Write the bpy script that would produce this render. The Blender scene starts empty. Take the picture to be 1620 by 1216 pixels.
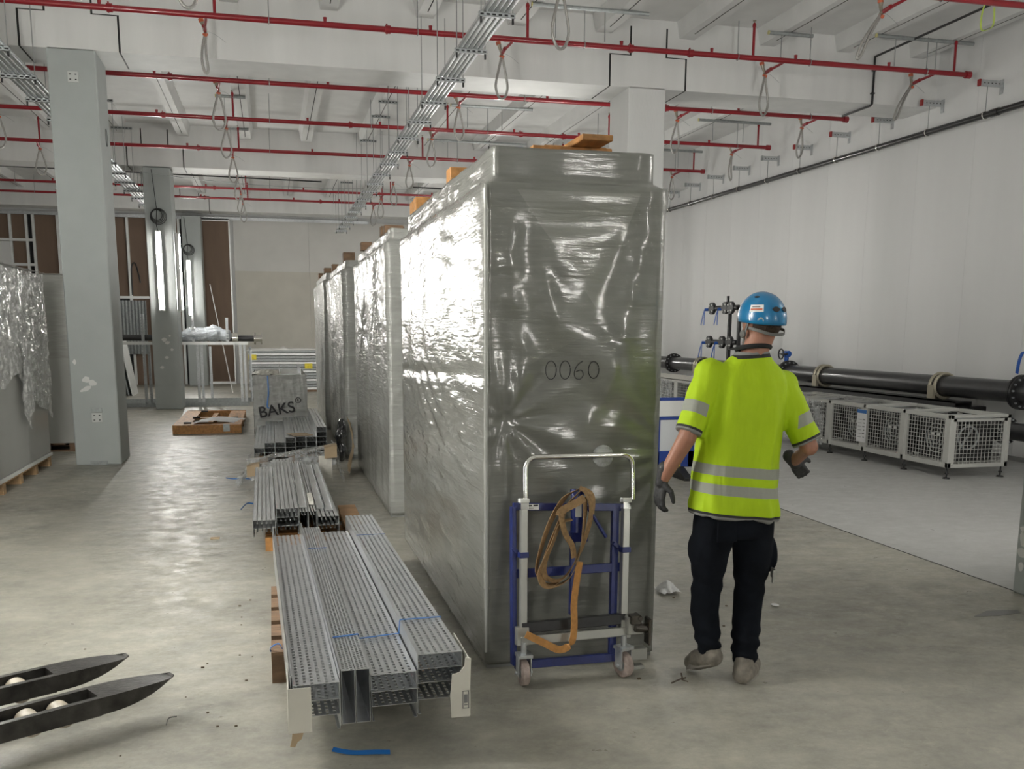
import bpy, bmesh, math, random
import numpy as np
from mathutils import Vector, Matrix
random.seed(7)
rng = np.random.RandomState(5)
C = bpy.context.collection
PI = math.pi
scn = bpy.context.scene

# ---------------------------------------------------------------- camera
EYE = Vector((0, 0, 1.65))
ya, pb, rc = 0.2420, 0.1700, -0.0040
fwd = Vector((math.sin(ya)*math.cos(pb), math.cos(ya)*math.cos(pb), -math.sin(pb)))
rgt = Vector((math.cos(ya), -math.sin(ya), 0))
dwn = fwd.cross(rgt)
r_ = math.cos(rc)*rgt + math.sin(rc)*dwn
d_ = -math.sin(rc)*rgt + math.cos(rc)*dwn
cam = bpy.data.cameras.new('camera')
co = bpy.data.objects.new('camera', cam); C.objects.link(co)
co.matrix_world = Matrix(((r_.x, -d_.x, -fwd.x, EYE.x), (r_.y, -d_.y, -fwd.y, EYE.y), (r_.z, -d_.z, -fwd.z, EYE.z), (0, 0, 0, 1)))
cam.sensor_fit = 'HORIZONTAL'; cam.sensor_width = 36
cam.lens = 1506*36/1620
cam.shift_x = (810-805)/1620; cam.shift_y = (780-608)/1620
cam.clip_start = .05; cam.clip_end = 200
scn.camera = co

# ---------------------------------------------------------------- world and exposure
w = bpy.data.worlds.new('world'); scn.world = w; w.use_nodes = True
w.node_tree.nodes['Background'].inputs[0].default_value = (.8, .85, .9, 1)
w.node_tree.nodes['Background'].inputs[1].default_value = .12
scn.view_settings.view_transform = 'Standard'
scn.view_settings.look = 'None'
scn.view_settings.gamma = 1
scn.view_settings.use_curve_mapping = False
EXPOSURE = 1.28
scn.view_settings.exposure = EXPOSURE
TUBE_POWER = 52.0

# ---------------------------------------------------------------- material helpers
def nn(nt, t, **k):
    n = nt.nodes.new(t)
    for a, b in k.items(): setattr(n, a, b)
    return n
def L(nt, a, b): nt.links.new(a, b)
def col4(c): return (c[0], c[1], c[2], 1)
_M = {}
def mat(name, color, rough=.5, metal=0, var=0., scale=6., bump=0., bscale=40., coat=0., spec=.5, coat_rough=.05, stretch=(1, 1, 1)):
    if name in _M: return _M[name]
    m = bpy.data.materials.new(name); m.use_nodes = True; nt = m.node_tree
    b = nt.nodes['Principled BSDF']
    b.inputs['Base Color'].default_value = col4(color)
    b.inputs['Roughness'].default_value = rough
    b.inputs['Metallic'].default_value = metal
    b.inputs['Specular IOR Level'].default_value = spec
    b.inputs['Coat Weight'].default_value = coat
    b.inputs['Coat Roughness'].default_value = coat_rough
    tc = nn(nt, 'ShaderNodeTexCoord'); mp = nn(nt, 'ShaderNodeMapping')
    mp.inputs['Scale'].default_value = stretch
    L(nt, tc.outputs['Object'], mp.inputs[0])
    if var:
        n = nn(nt, 'ShaderNodeTexNoise'); n.inputs['Scale'].default_value = scale; n.inputs['Detail'].default_value = 6
        L(nt, mp.outputs[0], n.inputs['Vector'])
        r = nn(nt, 'ShaderNodeValToRGB')
        r.color_ramp.elements[0].position = .3; r.color_ramp.elements[1].position = .7
        r.color_ramp.elements[0].color = col4([max(0, c*(1-var)) for c in color])
        r.color_ramp.elements[1].color = col4([min(1, c*(1+var)) for c in color])
        L(nt, n.outputs['Fac'], r.inputs[0]); L(nt, r.outputs[0], b.inputs['Base Color'])
    if bump:
        n2 = nn(nt, 'ShaderNodeTexNoise'); n2.inputs['Scale'].default_value = bscale; n2.inputs['Detail'].default_value = 4
        L(nt, mp.outputs[0], n2.inputs['Vector'])
        bp = nn(nt, 'ShaderNodeBump'); bp.inputs['Strength'].default_value = bump; bp.inputs['Distance'].default_value = .01
        L(nt, n2.outputs['Fac'], bp.inputs['Height']); L(nt, bp.outputs[0], b.inputs['Normal'])
    _M[name] = m
    return m

def film_mat(name, color, rough=.22, strength=.55, ang=0.12, alpha=1.0, coat=1.0, scale=1.0, metal=0.0, layers=False):
    """stretch film: streaks that run along the wrap, crossed by fine creases"""
    m = bpy.data.materials.new(name); m.use_nodes = True; nt = m.node_tree
    b = nt.nodes['Principled BSDF']
    b.inputs['Base Color'].default_value = col4(color)
    b.inputs['Roughness'].default_value = rough
    b.inputs['Metallic'].default_value = metal
    b.inputs['Coat Weight'].default_value = coat
    b.inputs['Coat Roughness'].default_value = .06
    tc = nn(nt, 'ShaderNodeTexCoord')
    hs = []
    for (sx, sz, a, amp, det) in ((3, 60, ang, .6, 6), (5, 26, -ang*1.6, 1.2, 5), (1.4, 4, .6, 2.6, 3)):
        mp = nn(nt, 'ShaderNodeMapping'); mp.inputs['Rotation'].default_value = (a, a, 0)
        mp.inputs['Scale'].default_value = (sx*scale, sx*scale, sz*scale)
        n = nn(nt, 'ShaderNodeTexNoise'); n.inputs['Scale'].default_value = 1; n.inputs['Detail'].default_value = det
        n.inputs['Distortion'].default_value = .6
        L(nt, tc.outputs['Object'], mp.inputs[0]); L(nt, mp.outputs[0], n.inputs['Vector'])
        mu = nn(nt, 'ShaderNodeMath', operation='MULTIPLY'); mu.inputs[1].default_value = amp
        L(nt, n.outputs['Fac'], mu.inputs[0]); hs.append(mu.outputs[0])
    a1 = nn(nt, 'ShaderNodeMath', operation='ADD'); L(nt, hs[0], a1.inputs[0]); L(nt, hs[1], a1.inputs[1])
    a2 = nn(nt, 'ShaderNodeMath', operation='ADD'); L(nt, a1.outputs[0], a2.inputs[0]); L(nt, hs[2], a2.inputs[1])
    bp = nn(nt, 'ShaderNodeBump'); bp.inputs['Strength'].default_value = strength; bp.inputs['Distance'].default_value = .012
    L(nt, a2.outputs[0], bp.inputs['Height']); L(nt, bp.outputs[0], b.inputs['Normal']); L(nt, bp.outputs[0], b.inputs['Coat Normal'])
    # faint milky streaks where layers overlap
    r = nn(nt, 'ShaderNodeValToRGB'); r.color_ramp.elements[0].position = .9; r.color_ramp.elements[1].position = 1.6/2
    r.color_ramp.elements[0].position = .35; r.color_ramp.elements[1].position = .75
    r.color_ramp.elements[0].color = col4([c*.86 for c in color]); r.color_ramp.elements[1].color = col4([min(1, c*1.2) for c in color])
    dv = nn(nt, 'ShaderNodeMath', operation='MULTIPLY'); dv.inputs[1].default_value = .45
    L(nt, a1.outputs[0], dv.inputs[0]); L(nt, dv.outputs[0], r.inputs[0]); L(nt, r.outputs[0], b.inputs['Base Color'])
    if layers:   # where two more turns of film overlap the sheet is paler: a hanging triangle and a band round the top
        sp = nn(nt, 'ShaderNodeSeparateXYZ'); L(nt, tc.outputs['Object'], sp.inputs[0])
        def ln(cx, cz, k):
            v = nn(nt, 'ShaderNodeVectorMath', operation='DOT_PRODUCT'); v.inputs[1].default_value = (cx, 0, cz); L(nt, tc.outputs['Object'], v.inputs[0])
            g = nn(nt, 'ShaderNodeMath', operation='GREATER_THAN'); g.inputs[1].default_value = k; L(nt, v.outputs['Value'], g.inputs[0]); return g.outputs[0]
        def mm(x_, y_, op='MULTIPLY'):
            k = nn(nt, 'ShaderNodeMath', operation=op); L(nt, x_, k.inputs[0]); L(nt, y_, k.inputs[1]); return k.outputs[0]
        tri = mm(mm(ln(.80, .60, .80*1.12+.60*2.27), ln(-.95, .32, -.95*1.50+.32*1.66)), ln(0, -1, -2.28))
        tri2 = mm(ln(-.55, -.83, -.55*1.15-.83*1.98), ln(.45, -.9, .45*1.0-.9*1.4))
        g_ = nn(nt, 'ShaderNodeNewGeometry'); gs = nn(nt, 'ShaderNodeSeparateXYZ'); L(nt, g_.outputs['Normal'], gs.inputs[0])
        ab = nn(nt, 'ShaderNodeMath', operation='ABSOLUTE'); L(nt, gs.outputs['Y'], ab.inputs[0])   # the short end is pulled tauter than the long side
        mr = nn(nt, 'ShaderNodeMapRange'); mr.inputs[1].default_value = .5; mr.inputs[2].default_value = .9; mr.inputs[3].default_value = strength; mr.inputs[4].default_value = .2
        L(nt, ab.outputs[0], mr.inputs[0]); L(nt, mr.outputs[0], bp.inputs['Strength'])
        hm = nn(nt, 'ShaderNodeHueSaturation'); L(nt, r.outputs[0], hm.inputs['Color'])
        ad = nn(nt, 'ShaderNodeMath', operation='MULTIPLY_ADD'); L(nt, tri, ad.inputs[0]); ad.inputs[1].default_value = .32; ad.inputs[2].default_value = 1.
        ad2 = nn(nt, 'ShaderNodeMath', operation='MULTIPLY_ADD'); L(nt, tri2, ad2.inputs[0]); ad2.inputs[1].default_value = -.12; L(nt, ad.outputs[0], ad2.inputs[2])
        L(nt, ad2.outputs[0], hm.inputs['Value']); L(nt, hm.outputs[0], b.inputs['Base Color'])
    if alpha < 1:
        b.inputs['Alpha'].default_value = alpha
        n = nn(nt, 'ShaderNodeTexNoise'); n.inputs['Scale'].default_value = 9*scale; n.inputs['Detail'].default_value = 6
        L(nt, tc.outputs['Object'], n.inputs['Vector'])
        rr = nn(nt, 'ShaderNodeMapRange'); rr.inputs[1].default_value = .35; rr.inputs[2].default_value = .7
        rr.inputs[3].default_value = alpha*.5; rr.inputs[4].default_value = min(1, alpha*1.7)
        L(nt, n.outputs['Fac'], rr.inputs[0]); L(nt, rr.outputs[0], b.inputs['Alpha'])
    return m

def emit_mat(name, color, strength):
    m = bpy.data.materials.new(name); m.use_nodes = True; nt = m.node_tree
    b = nt.nodes['Principled BSDF']; b.inputs['Base Color'].default_value = (.9, .9, .9, 1)
    b.inputs['Emission Color'].default_value = col4(color); b.inputs['Emission Strength'].default_value = strength
    return m

# ---------------------------------------------------------------- mesh helpers
class MB:
    def __init__(s): s.v = []; s.f = []; s.mi = []
    def add(s, vs, fs, mi=0):
        o = len(s.v); s.v += [tuple(p) for p in vs]; s.f += [tuple(i+o for i in f) for f in fs]; s.mi += [mi]*len(fs); return s
    def box(s, x0, x1, y0, y1, z0, z1, mi=0, T=None):
        vs = [(x, y, z) for z in (z0, z1) for y in (y0, y1) for x in (x0, x1)]
        if T: vs = [T @ Vector(p) for p in vs]
        return s.add(vs, [(0, 2, 3, 1), (4, 5, 7, 6), (0, 1, 5, 4), (2, 6, 7, 3), (0, 4, 6, 2), (1, 3, 7, 5)], mi)
    def tube(s, path, r, n=10, mi=0, closed=False, caps=True, flat=None):
        """round (or flat=(a,b) rectangular/oval) section swept on path"""
        P = [Vector(p) for p in path]; R = r if isinstance(r, (list, tuple)) else [r]*len(P)
        rings = []; up = None
        for i, p in enumerate(P):
            if closed: t = (P[(i+1) % len(P)]-P[i-1])
            else: t = (P[min(i+1, len(P)-1)]-P[max(i-1, 0)])
            t = t.normalized() if t.length > 1e-9 else Vector((0, 0, 1))
            if up is None:
                up = Vector((0, 0, 1)) if abs(t.z) < .9 else Vector((0, 1, 0))
            u = (up - t*up.dot(t))
            u = u.normalized() if u.length > 1e-6 else t.orthogonal().normalized()
            vv = t.cross(u); up = u
            rings.append([p + (u*math.cos(2*PI*k/n) + vv*math.sin(2*PI*k/n))*R[i] for k in range(n)])
        return s.rings(rings, mi, closed, caps)
    def rings(s, rings, mi=0, closed=False, caps=True):
        n = len(rings[0]); vs = [p for r in rings for p in r]; fs = []; m = len(rings)
        for i in range(m if closed else m-1):
            for k in range(n):
                a = i*n+k; b = i*n+(k+1) % n; j = (i+1) % m
                fs.append((a, b, j*n+(k+1) % n, j*n+k))
        if caps and not closed:
            fs.append(tuple(range(n))[::-1]); fs.append(tuple((m-1)*n+k for k in range(n)))
        return s.add(vs, fs, mi)
    def cyl(s, a, b, r, n=14, mi=0): return s.tube([a, b], r, n, mi)
    def ribbon(s, path, widthdirs, w, th, mi=0):
        """flat strap: path points, width direction per point, width, thickness"""
        rings = []; P = [Vector(p) for p in path]
        for i, p in enumerate(P):
            t = (P[min(i+1, len(P)-1)]-P[max(i-1, 0)]).normalized()
            wd = Vector(widthdirs[i] if isinstance(widthdirs, list) else widthdirs).normalized(); nrm = t.cross(wd)
            nrm = nrm.normalized() if nrm.length > 1e-6 else t.orthogonal().normalized()
            wd = nrm.cross(t).normalized()
            rings.append([p+wd*w/2+nrm*th/2, p-wd*w/2+nrm*th/2, p-wd*w/2-nrm*th/2, p+wd*w/2-nrm*th/2])
        return s.rings(rings, mi)
    def sphere(s, c, r, nu=16, nv=10, mi=0):
        r = r if isinstance(r, (tuple, list)) else (r, r, r); rings = []
        for j in range(nv+1):
            th = PI*j/nv; k = max(math.sin(th), 1e-3)
            rings.append([(c[0]+r[0]*k*math.cos(2*PI*i/nu), c[1]+r[1]*k*math.sin(2*PI*i/nu), c[2]-r[2]*math.cos(th)) for i in range(nu)])
        return s.rings(rings, mi)
    def prism(s, pts, axis, a, b, mi=0):
        """2D outline extruded along axis ('x','y','z') from a to b"""
        def q(p, t): return {'x': (t, p[0], p[1]), 'y': (p[0], t, p[1]), 'z': (p[0], p[1], t)}[axis]
        n = len(pts); vs = [q(p, a) for p in pts]+[q(p, b) for p in pts]
        fs = [tuple(range(n)), tuple(range(2*n-1, n-1, -1))]+[(i, i+n, (i+1) % n+n, (i+1) % n) for i in range(n)]
        return s.add(vs, fs, mi)
    def mesh(s, name, mats, smooth=False, bevel=0):
        me = bpy.data.meshes.new(name); me.from_pydata([tuple(p) for p in s.v], [], s.f)
        for m in (mats if isinstance(mats, (list, tuple)) else [mats]): me.materials.append(m)
        me.polygons.foreach_set('material_index', s.mi)
        bm = bmesh.new(); bm.from_mesh(me); bmesh.ops.recalc_face_normals(bm, faces=bm.faces)
        if bevel: bmesh.ops.bevel(bm, geom=[e for e in bm.edges if len(e.link_faces) == 2 and e.calc_face_angle(0) > .5], offset=bevel, segments=1, affect='EDGES')
        bm.to_mesh(me); bm.free()
        if smooth:
            me.polygons.foreach_set('use_smooth', [True]*len(me.polygons))
            if smooth != 'all':
                try: me.set_sharp_from_angle(angle=math.radians(40))
                except Exception: pass
        return me
    def build(s, name, mats, parent=None, smooth=False, bevel=0, label=None):
        return link(name, s.mesh(name, mats, smooth, bevel), parent, label)
WORLD = set()
def link(name, me, parent=None, label=None):
    o = bpy.data.objects.new(name, me); C.objects.link(o)
    if parent is not None:
        o.parent = parent
        if parent.name in WORLD: o.matrix_parent_inverse = Matrix.Translation(-parent.location)
    if label: o['label'] = label
    return o
def tag(o, label, cat, group=None):
    o['label'] = label; o['category'] = cat
    if group: o['group'] = group
    return o
def thing(name, label, cat, loc=(0, 0, 0), group=None, local=False, rz=0):
    """Empty at the thing's base; its parts are given in world coordinates"""
    o = bpy.data.objects.new(name, None); o.empty_display_size = .1; C.objects.link(o); o.location = loc; o.rotation_euler = (0, 0, rz)
    if not local: WORLD.add(o.name)
    return tag(o, label, cat, group)
def struct(o): o['kind'] = 'structure'; return o
def box(x0, x1, y0, y1, z0, z1, T=None): return MB().box(x0, x1, y0, y1, z0, z1, 0, T)
def arc(c, r, a0, a1, n, u=(1, 0, 0), v=(0, 0, 1)):
    c = Vector(c); u = Vector(u); v = Vector(v)
    return [c+u*r*math.cos(a0+(a1-a0)*i/n)+v*r*math.sin(a0+(a1-a0)*i/n) for i in range(n+1)]
def smooth_path(pts, n=6):
    P = [Vector(p) for p in pts]; out = []
    for i in range(len(P)-1):
        p0 = P[max(i-1, 0)]; p1 = P[i]; p2 = P[i+1]; p3 = P[min(i+2, len(P)-1)]
        for k in range(n):
            t = k/n
            out.append(.5*((2*p1)+(p2-p0)*t+(2*p0-5*p1+4*p2-p3)*t*t+(3*p1-p0-3*p2+p3)*t**3))
    out.append(P[-1]); return out
def fuse(name, mb, voxel, m, parent=None, it=4, disp=None, extra=()):
    """parts grown together into one continuous surface"""
    me0 = mb.mesh(name+'_raw', m); ob = bpy.data.objects.new('tmp', me0); C.objects.link(ob)
    rm = ob.modifiers.new('r', 'REMESH'); rm.mode = 'VOXEL'; rm.voxel_size = voxel
    if it:
        sm = ob.modifiers.new('s', 'SMOOTH'); sm.iterations = it; sm.factor = .5
    dg = bpy.context.evaluated_depsgraph_get(); dg.update()
    me = bpy.data.meshes.new_from_object(ob.evaluated_get(dg)); me.name = name
    bpy.data.objects.remove(ob)
    if disp is not None:
        n = len(me.vertices); co_ = np.empty(n*3); me.vertices.foreach_get('co', co_); co_ = co_.reshape(-1, 3)
        no = np.empty(n*3); me.vertices.foreach_get('normal', no); no = no.reshape(-1, 3)
        co_ += no*disp(co_)[:, None]; me.vertices.foreach_set('co', co_.ravel()); me.update()
    me.materials.clear()
    for mm in (m if isinstance(m, (list, tuple)) else [m]): me.materials.append(mm)
    me.polygons.foreach_set('use_smooth', [True]*len(me.polygons))
    return link(name, me, parent)
def snoise(p, seed=0, k=7):
    """smooth pseudo-noise from crossed sines, p: (n,3)"""
    rs = np.random.RandomState(seed); out = np.zeros(len(p))
    for i in range(k):
        d = rs.randn(3); d /= np.linalg.norm(d); f = rs.uniform(.6, 1.7)
        q = p@d*f*2*PI+rs.uniform(0, 6)
        out += np.sin(q+1.3*np.sin(q*.37+p@rs.randn(3)))
    return out/k
def text_mb(body, size, ext=.001):
    cu = bpy.data.curves.new('t', 'FONT'); cu.body = body; cu.size = size; cu.extrude = ext; cu.align_x = 'CENTER'; cu.offset = size*.012
    ob = bpy.data.objects.new('t', cu); C.objects.link(ob)
    dg = bpy.context.evaluated_depsgraph_get(); dg.update()
    me = bpy.data.meshes.new_from_object(ob.evaluated_get(dg)); bpy.data.objects.remove(ob)
    return me

# ---------------------------------------------------------------- materials
M_paint = mat('white_paint', (.76, .765, .755), .55, var=.035, scale=3, bump=.15, bscale=60, stretch=(1, 1, .25))
M_beam = mat('beam_paint', (.77, .77, .76), .55, var=.05, scale=4, bump=.12, bscale=40, stretch=(1, 1, .15))
M_colpaint = mat('column_paint', (.43, .46, .452), .5, var=.03, scale=4, bump=.12, bscale=90)
M_ceil = mat('ceiling_paint', (.72, .72, .71), .6, var=.05, scale=3, bump=.1, bscale=30)
M_rwall = mat('wall_panel_paint', (.77, .77, .765), .5, var=.03, scale=1.5, bump=.08, bscale=80, stretch=(1, 1, .2))
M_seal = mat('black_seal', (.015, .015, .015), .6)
M_capred = mat('dark_red_cap', (.30, .02, .02), .5)
M_red = mat('red_pipe_paint', (.27, .008, .016), .3, var=.1, scale=8, coat=.3)
M_galv = mat('galvanised_steel', (.55, .57, .58), .38, metal=.8, var=.12, scale=30, bump=.05, bscale=50)
M_galvd = mat('dull_galvanised', (.36, .38, .38), .5, metal=.6, var=.15, scale=25)
M_bright = mat('bright_stud_steel', (.8, .81, .8), .4, metal=.4, var=.05, scale=8)
M_rod = mat('threaded_rod', (.33, .34, .34), .4, metal=.7, var=.1, scale=50)
M_hose = mat('braided_hose', (.42, .41, .39), .35, metal=.7, var=.2, scale=120, bump=.4, bscale=220)
M_orange = mat('orange_clamp', (.55, .13, .06), .4)
M_brass = mat('grey_valve', (.36, .32, .26), .35, metal=.7)
M_black = mat('black_plastic_pipe', (.012, .012, .013), .28, coat=.3)
M_blackm = mat('black_painted_steel', (.02, .02, .021), .4, var=.2, scale=20)
M_dpipe = mat('dark_grey_pipe', (.035, .035, .037), .32, var=.15, scale=6, coat=.2)
M_chrome = mat('chrome', (.75, .74, .70), .12, metal=1)
M_satin = mat('satin_aluminium', (.40, .40, .37), .35, metal=.65, var=.05, scale=10)
M_blue = mat('blue_painted_steel', (.008, .018, .125), .35, var=.2, scale=25, coat=.2)
M_bluev = mat('blue_valve_paint', (.01, .09, .42), .35)
M_wood = mat('orange_timber', (.42, .20, .06), .6, var=.3, scale=6, bump=.2, bscale=40, stretch=(4, 1, 4))
M_woodd = mat('brown_pallet_wood', (.19, .115, .065), .7, var=.3, scale=7, bump=.3, bscale=30, stretch=(1, 4, 4))
M_woodp = mat('pale_pallet_wood', (.46, .30, .16), .65, var=.2, scale=7, bump=.2, bscale=40, stretch=(3, 1, 4))
M_board = mat('brown_sheathing_board', (.20, .135, .095), .7, var=.08, scale=2, stretch=(3, 1, .4))
M_card = mat('cardboard', (.40, .30, .19), .8, var=.12, scale=6)
M_cardw = mat('white_cardboard', (.62, .60, .53), .75, var=.06, scale=5)
M_white = mat('white_plastic', (.75, .75, .73), .4)
M_paper = mat('white_paper', (.72, .72, .72), .7, var=.05, scale=8)
M_dark = mat('dark_void', (.02, .02, .022), .7, var=.3, scale=12)
M_strap = mat('blue_plastic_strap', (.02, .16, .5), .3)
M_yellow = mat('yellow_label', (.75, .62, .05), .6, var=.15, scale=40)
M_plastic = mat('grey_socket_plastic', (.60, .62, .60), .4)
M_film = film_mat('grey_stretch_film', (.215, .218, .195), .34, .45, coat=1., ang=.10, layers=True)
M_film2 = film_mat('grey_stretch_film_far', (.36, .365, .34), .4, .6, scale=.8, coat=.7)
M_clear = film_mat('clear_film', (.78, .80, .80), .12, .9, alpha=.38, scale=1.4)
M_pouch = film_mat('wrapped_cabinet_skin', (.36, .36, .33), .3, .25, ang=.6)
M_tube = emit_mat('lit_tube', (1, .985, .93), TUBE_POWER)
M_tube2 = emit_mat('added_lit_tube', (1, .985, .93), TUBE_POWER*1.0)
M_foam = mat('off_white_foam_wrap', (.62, .60, .54), .6, var=.1, scale=20, bump=.5, bscale=25)

# ================================================================ THE ROOM
XR, YB, XL, YF = 9.30, 30.25, -16.0, -8.5
ZS, ZR, ZB = 5.63, 5.42, 4.78            # slab soffit, rib soffit, beam soffit
# floor
fl = MB().box(XL-.2, XR+.3, YF-.2, YB+.4, -.12, 0)
mf = bpy.data.materials.new('concrete_floor'); mf.use_nodes = True; nt = mf.node_tree; b = nt.nodes['Principled BSDF']
tc = nn(nt, 'ShaderNodeTexCoord')
def noise(sc, det=8, rough=.6, vec=None, dist=0):
    n = nn(nt, 'ShaderNodeTexNoise'); n.inputs['Scale'].default_value = sc; n.inputs['Detail'].default_value = det
    n.inputs['Roughness'].default_value = rough; n.inputs['Distortion'].default_value = dist
    L(nt, vec or tc.outputs['Object'], n.inputs['Vector']); return n.outputs['Fac']
def ramp(src, p0, p1, c0, c1):
    r = nn(nt, 'ShaderNodeValToRGB'); e = r.color_ramp.elements; e[0].position = p0; e[1].position = p1; e[0].color = col4(c0); e[1].color = col4(c1)
    L(nt, src, r.inputs[0]); return r.outputs[0]
def mix(f, a, bb, mode='MIX'):
    m = nn(nt, 'ShaderNodeMix', data_type='RGBA', blend_type=mode)
    if isinstance(f, float): m.inputs[0].default_value = f
    else: L(nt, f, m.inputs[0])
    L(nt, a, m.inputs[6]); L(nt, bb, m.inputs[7]); return m.outputs[2]
mpf = nn(nt, 'ShaderNodeMapping'); mpf.inputs['Scale'].default_value = (1, 1.35, 1); mpf.inputs['Rotation'].default_value = (0, 0, .35); L(nt, tc.outputs['Object'], mpf.inputs[0])
base = ramp(noise(.75, 9, .68), .32, .68, (.27, .26, .225), (.45, .435, .375))
sw = ramp(noise(3.4, 9, .72, mpf.outputs[0]), .35, .62, (.78, .785, .79), (1.06, 1.05, 1.03))
c = mix(1., base, sw, 'MULTIPLY')
fine = ramp(noise(22, 8, .8), .3, .7, (.82, .82, .81), (1.1, 1.1, 1.09)); c = mix(1., c, fine, 'MULTIPLY')
dust = ramp(noise(5.5, 9, .78, mpf.outputs[0]), .55, .68, (0, 0, 0), (1, 1, 1))
dc = nn(nt, 'ShaderNodeRGB'); dc.outputs[0].default_value = (.52, .49, .40, 1)
c = mix(dust, c, mix(.45, c, dc.outputs[0]))
sx = nn(nt, 'ShaderNodeSeparateXYZ'); L(nt, tc.outputs['Object'], sx.inputs[0])
gt = nn(nt, 'ShaderNodeMath', operation='GREATER_THAN'); L(nt, sx.outputs[0], gt.inputs[0]); gt.inputs[1].default_value = 4.6
gy = nn(nt, 'ShaderNodeMath', operation='GREATER_THAN'); L(nt, sx.outputs[1], gy.inputs[0]); gy.inputs[1].default_value = -50
coatc = ramp(noise(1.2, 6, .55), .3, .7, (.43, .43, .415), (.49, .49, .475))
c = mix(gt.outputs[0], c, coatc)
L(nt, c, b.inputs['Base Color'])
rg = nn(nt, 'ShaderNodeMapRange'); rg.inputs[1].default_value = .35; rg.inputs[2].default_value = .65; rg.inputs[3].default_value = .27; rg.inputs[4].default_value = .66
L(nt, noise(6, 9, .75, mpf.outputs[0]), rg.inputs[0]); L(nt, rg.outputs[0], b.inputs['Roughness'])
bp = nn(nt, 'ShaderNodeBump'); bp.inputs['Strength'].default_value = .22; bp.inputs['Distance'].default_value = .01
L(nt, noise(7, 9, .7, mpf.outputs[0]), bp.inputs['Height']); L(nt, bp.outputs[0], b.inputs['Normal'])
b.inputs['Specular IOR Level'].default_value = .55
floor = struct(fl.build('floor', mf))
MB().box(4.594, 4.606, 4.75, YB, 0, .0015).build('joint', M_seal, floor)

# ceiling slab with webs
ceil = struct(box(XL-.2, XR+.3, YF-.2, YB+.4, ZS, ZS+.25).build('ceiling', M_ceil))
def rib_mesh(y0, y1):
    m = MB().prism([(-.105, ZR), (.105, ZR), (.15, ZS+.01), (-.15, ZS+.01)], 'y', y0, y1)
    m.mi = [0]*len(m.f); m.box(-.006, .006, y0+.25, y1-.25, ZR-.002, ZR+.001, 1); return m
rows = [(4.26, 4.99), (12.41, 13.14), (20.84, 21.57), (29.27, 30.0)]
bays = [(YF, -4.45, .84, 1.2), (-3.72, 4.26, .70, 1.16), (4.99, 12.41, .815, 1.159), (13.14, 20.84, .84, 1.2), (21.57, 29.27, .6, 1.18)]
for y0, y1, x0, dx in bays:
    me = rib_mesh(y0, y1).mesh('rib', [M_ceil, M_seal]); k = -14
    while x0+k*dx < XR-.15:
        if x0+k*dx > -13.8:
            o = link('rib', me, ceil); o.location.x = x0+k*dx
        k += 1
# beams on column heads
def beam(y0, y1, zb):
    bm_ = struct(box(XL, XR, y0, y1, zb, ZS).build('beam', M_beam)); s = MB()
    for cx in (-9.13, -2.105, 4.92):
        for sg in (-1, 1):
            a, c2 = cx+sg*.25, cx+sg*.53
            for q0, q1, r0, r1 in ((a, a, zb+.40, ZS-.1), (a, c2, zb+.39, zb+.40), (c2, c2, zb, zb+.40)):
                s.box(min(q0, q1)-.011, max(q0, q1)+.011, y0-.004, y0+.01, r0, r1)
            s.box(c2-.008, c2+.008, y0, y1, zb-.003, zb+.01)
    s.build('seal', M_seal, bm_, label='black rubber seal line around the column head')
    return bm_
for (y0, y1), zb in zip([(-4.45, -3.72)]+rows, (ZB, ZB, ZB, 4.82, 4.95)): beam(y0, y1, zb)
# columns
cols = {}
for i, cx in enumerate((-9.13, -2.105, 4.92)):
    for j, (y0, y1) in enumerate([(-4.45, -3.72)]+rows):
        sh = -.09 if (i, j) == (2, 1) else 0; cm = MB().box(cx-.26+sh, cx+.26+sh, y0, y1, 0, ZB+.02)
        cols[(i, j)] = struct(cm.build('column', M_paint if (i == 2 and j > 1) else M_colpaint, bevel=.012))
# filler patches, unpainted plaster daubs on the two columns in view
def daubs(parent, pts, y):
    m = MB()
    for x, z, rx, rz, a in pts:
        ring = [(x+(rx*math.cos(t)*math.cos(a)-rz*math.sin(t)*math.sin(a))*(1+.15*math.sin(3*t+x*9)), z+(rx*math.cos(t)*math.sin(a)+rz*math.sin(t)*math.cos(a))*(1+.15*math.cos(4*t))) for t in [2*PI*k/16 for k in range(16)]]
        m.prism(ring, 'y', y-.003, y+.002)
    m.build('filler_patch', M_white, parent, label='white filler patch')
daubs(cols[(1, 2)], [(-2.185, 1.04, .045, .035, .4), (-2.12, 1.0, .05, .035, -.5), (-2.19, .93, .07, .025, .5), (-2.30, 1.25, .02, .03, 0)], 12.41)
daubs(cols[(1, 3)], [(-2.13, 1.42, .05, .04, 0), (-2.07, 1.36, .05, .03, .3), (-1.99, 1.22, .03, .025, 0), (-2.1, 1.06, .04, .03, 0), (-2.2, .86, .04, .03, .4), (-2.02, 1.5, .02, .02, 0)], 20.84)
m = MB()
for z_, r1, r2 in ((.42, .035, .02), (.36, .03, .05), (.27, .045, .03), (.18, .02, .03)):
    m.prism([(4.93+r1*math.cos(a)*(1+.2*math.sin(3*a)), z_+r2*math.sin(a)) for a in [2*PI*k/14 for k in range(14)]], 'x', 4.567, 4.571)
m.build('filler_patch', M_white, cols[(2, 1)], label='white filler patch')
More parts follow.
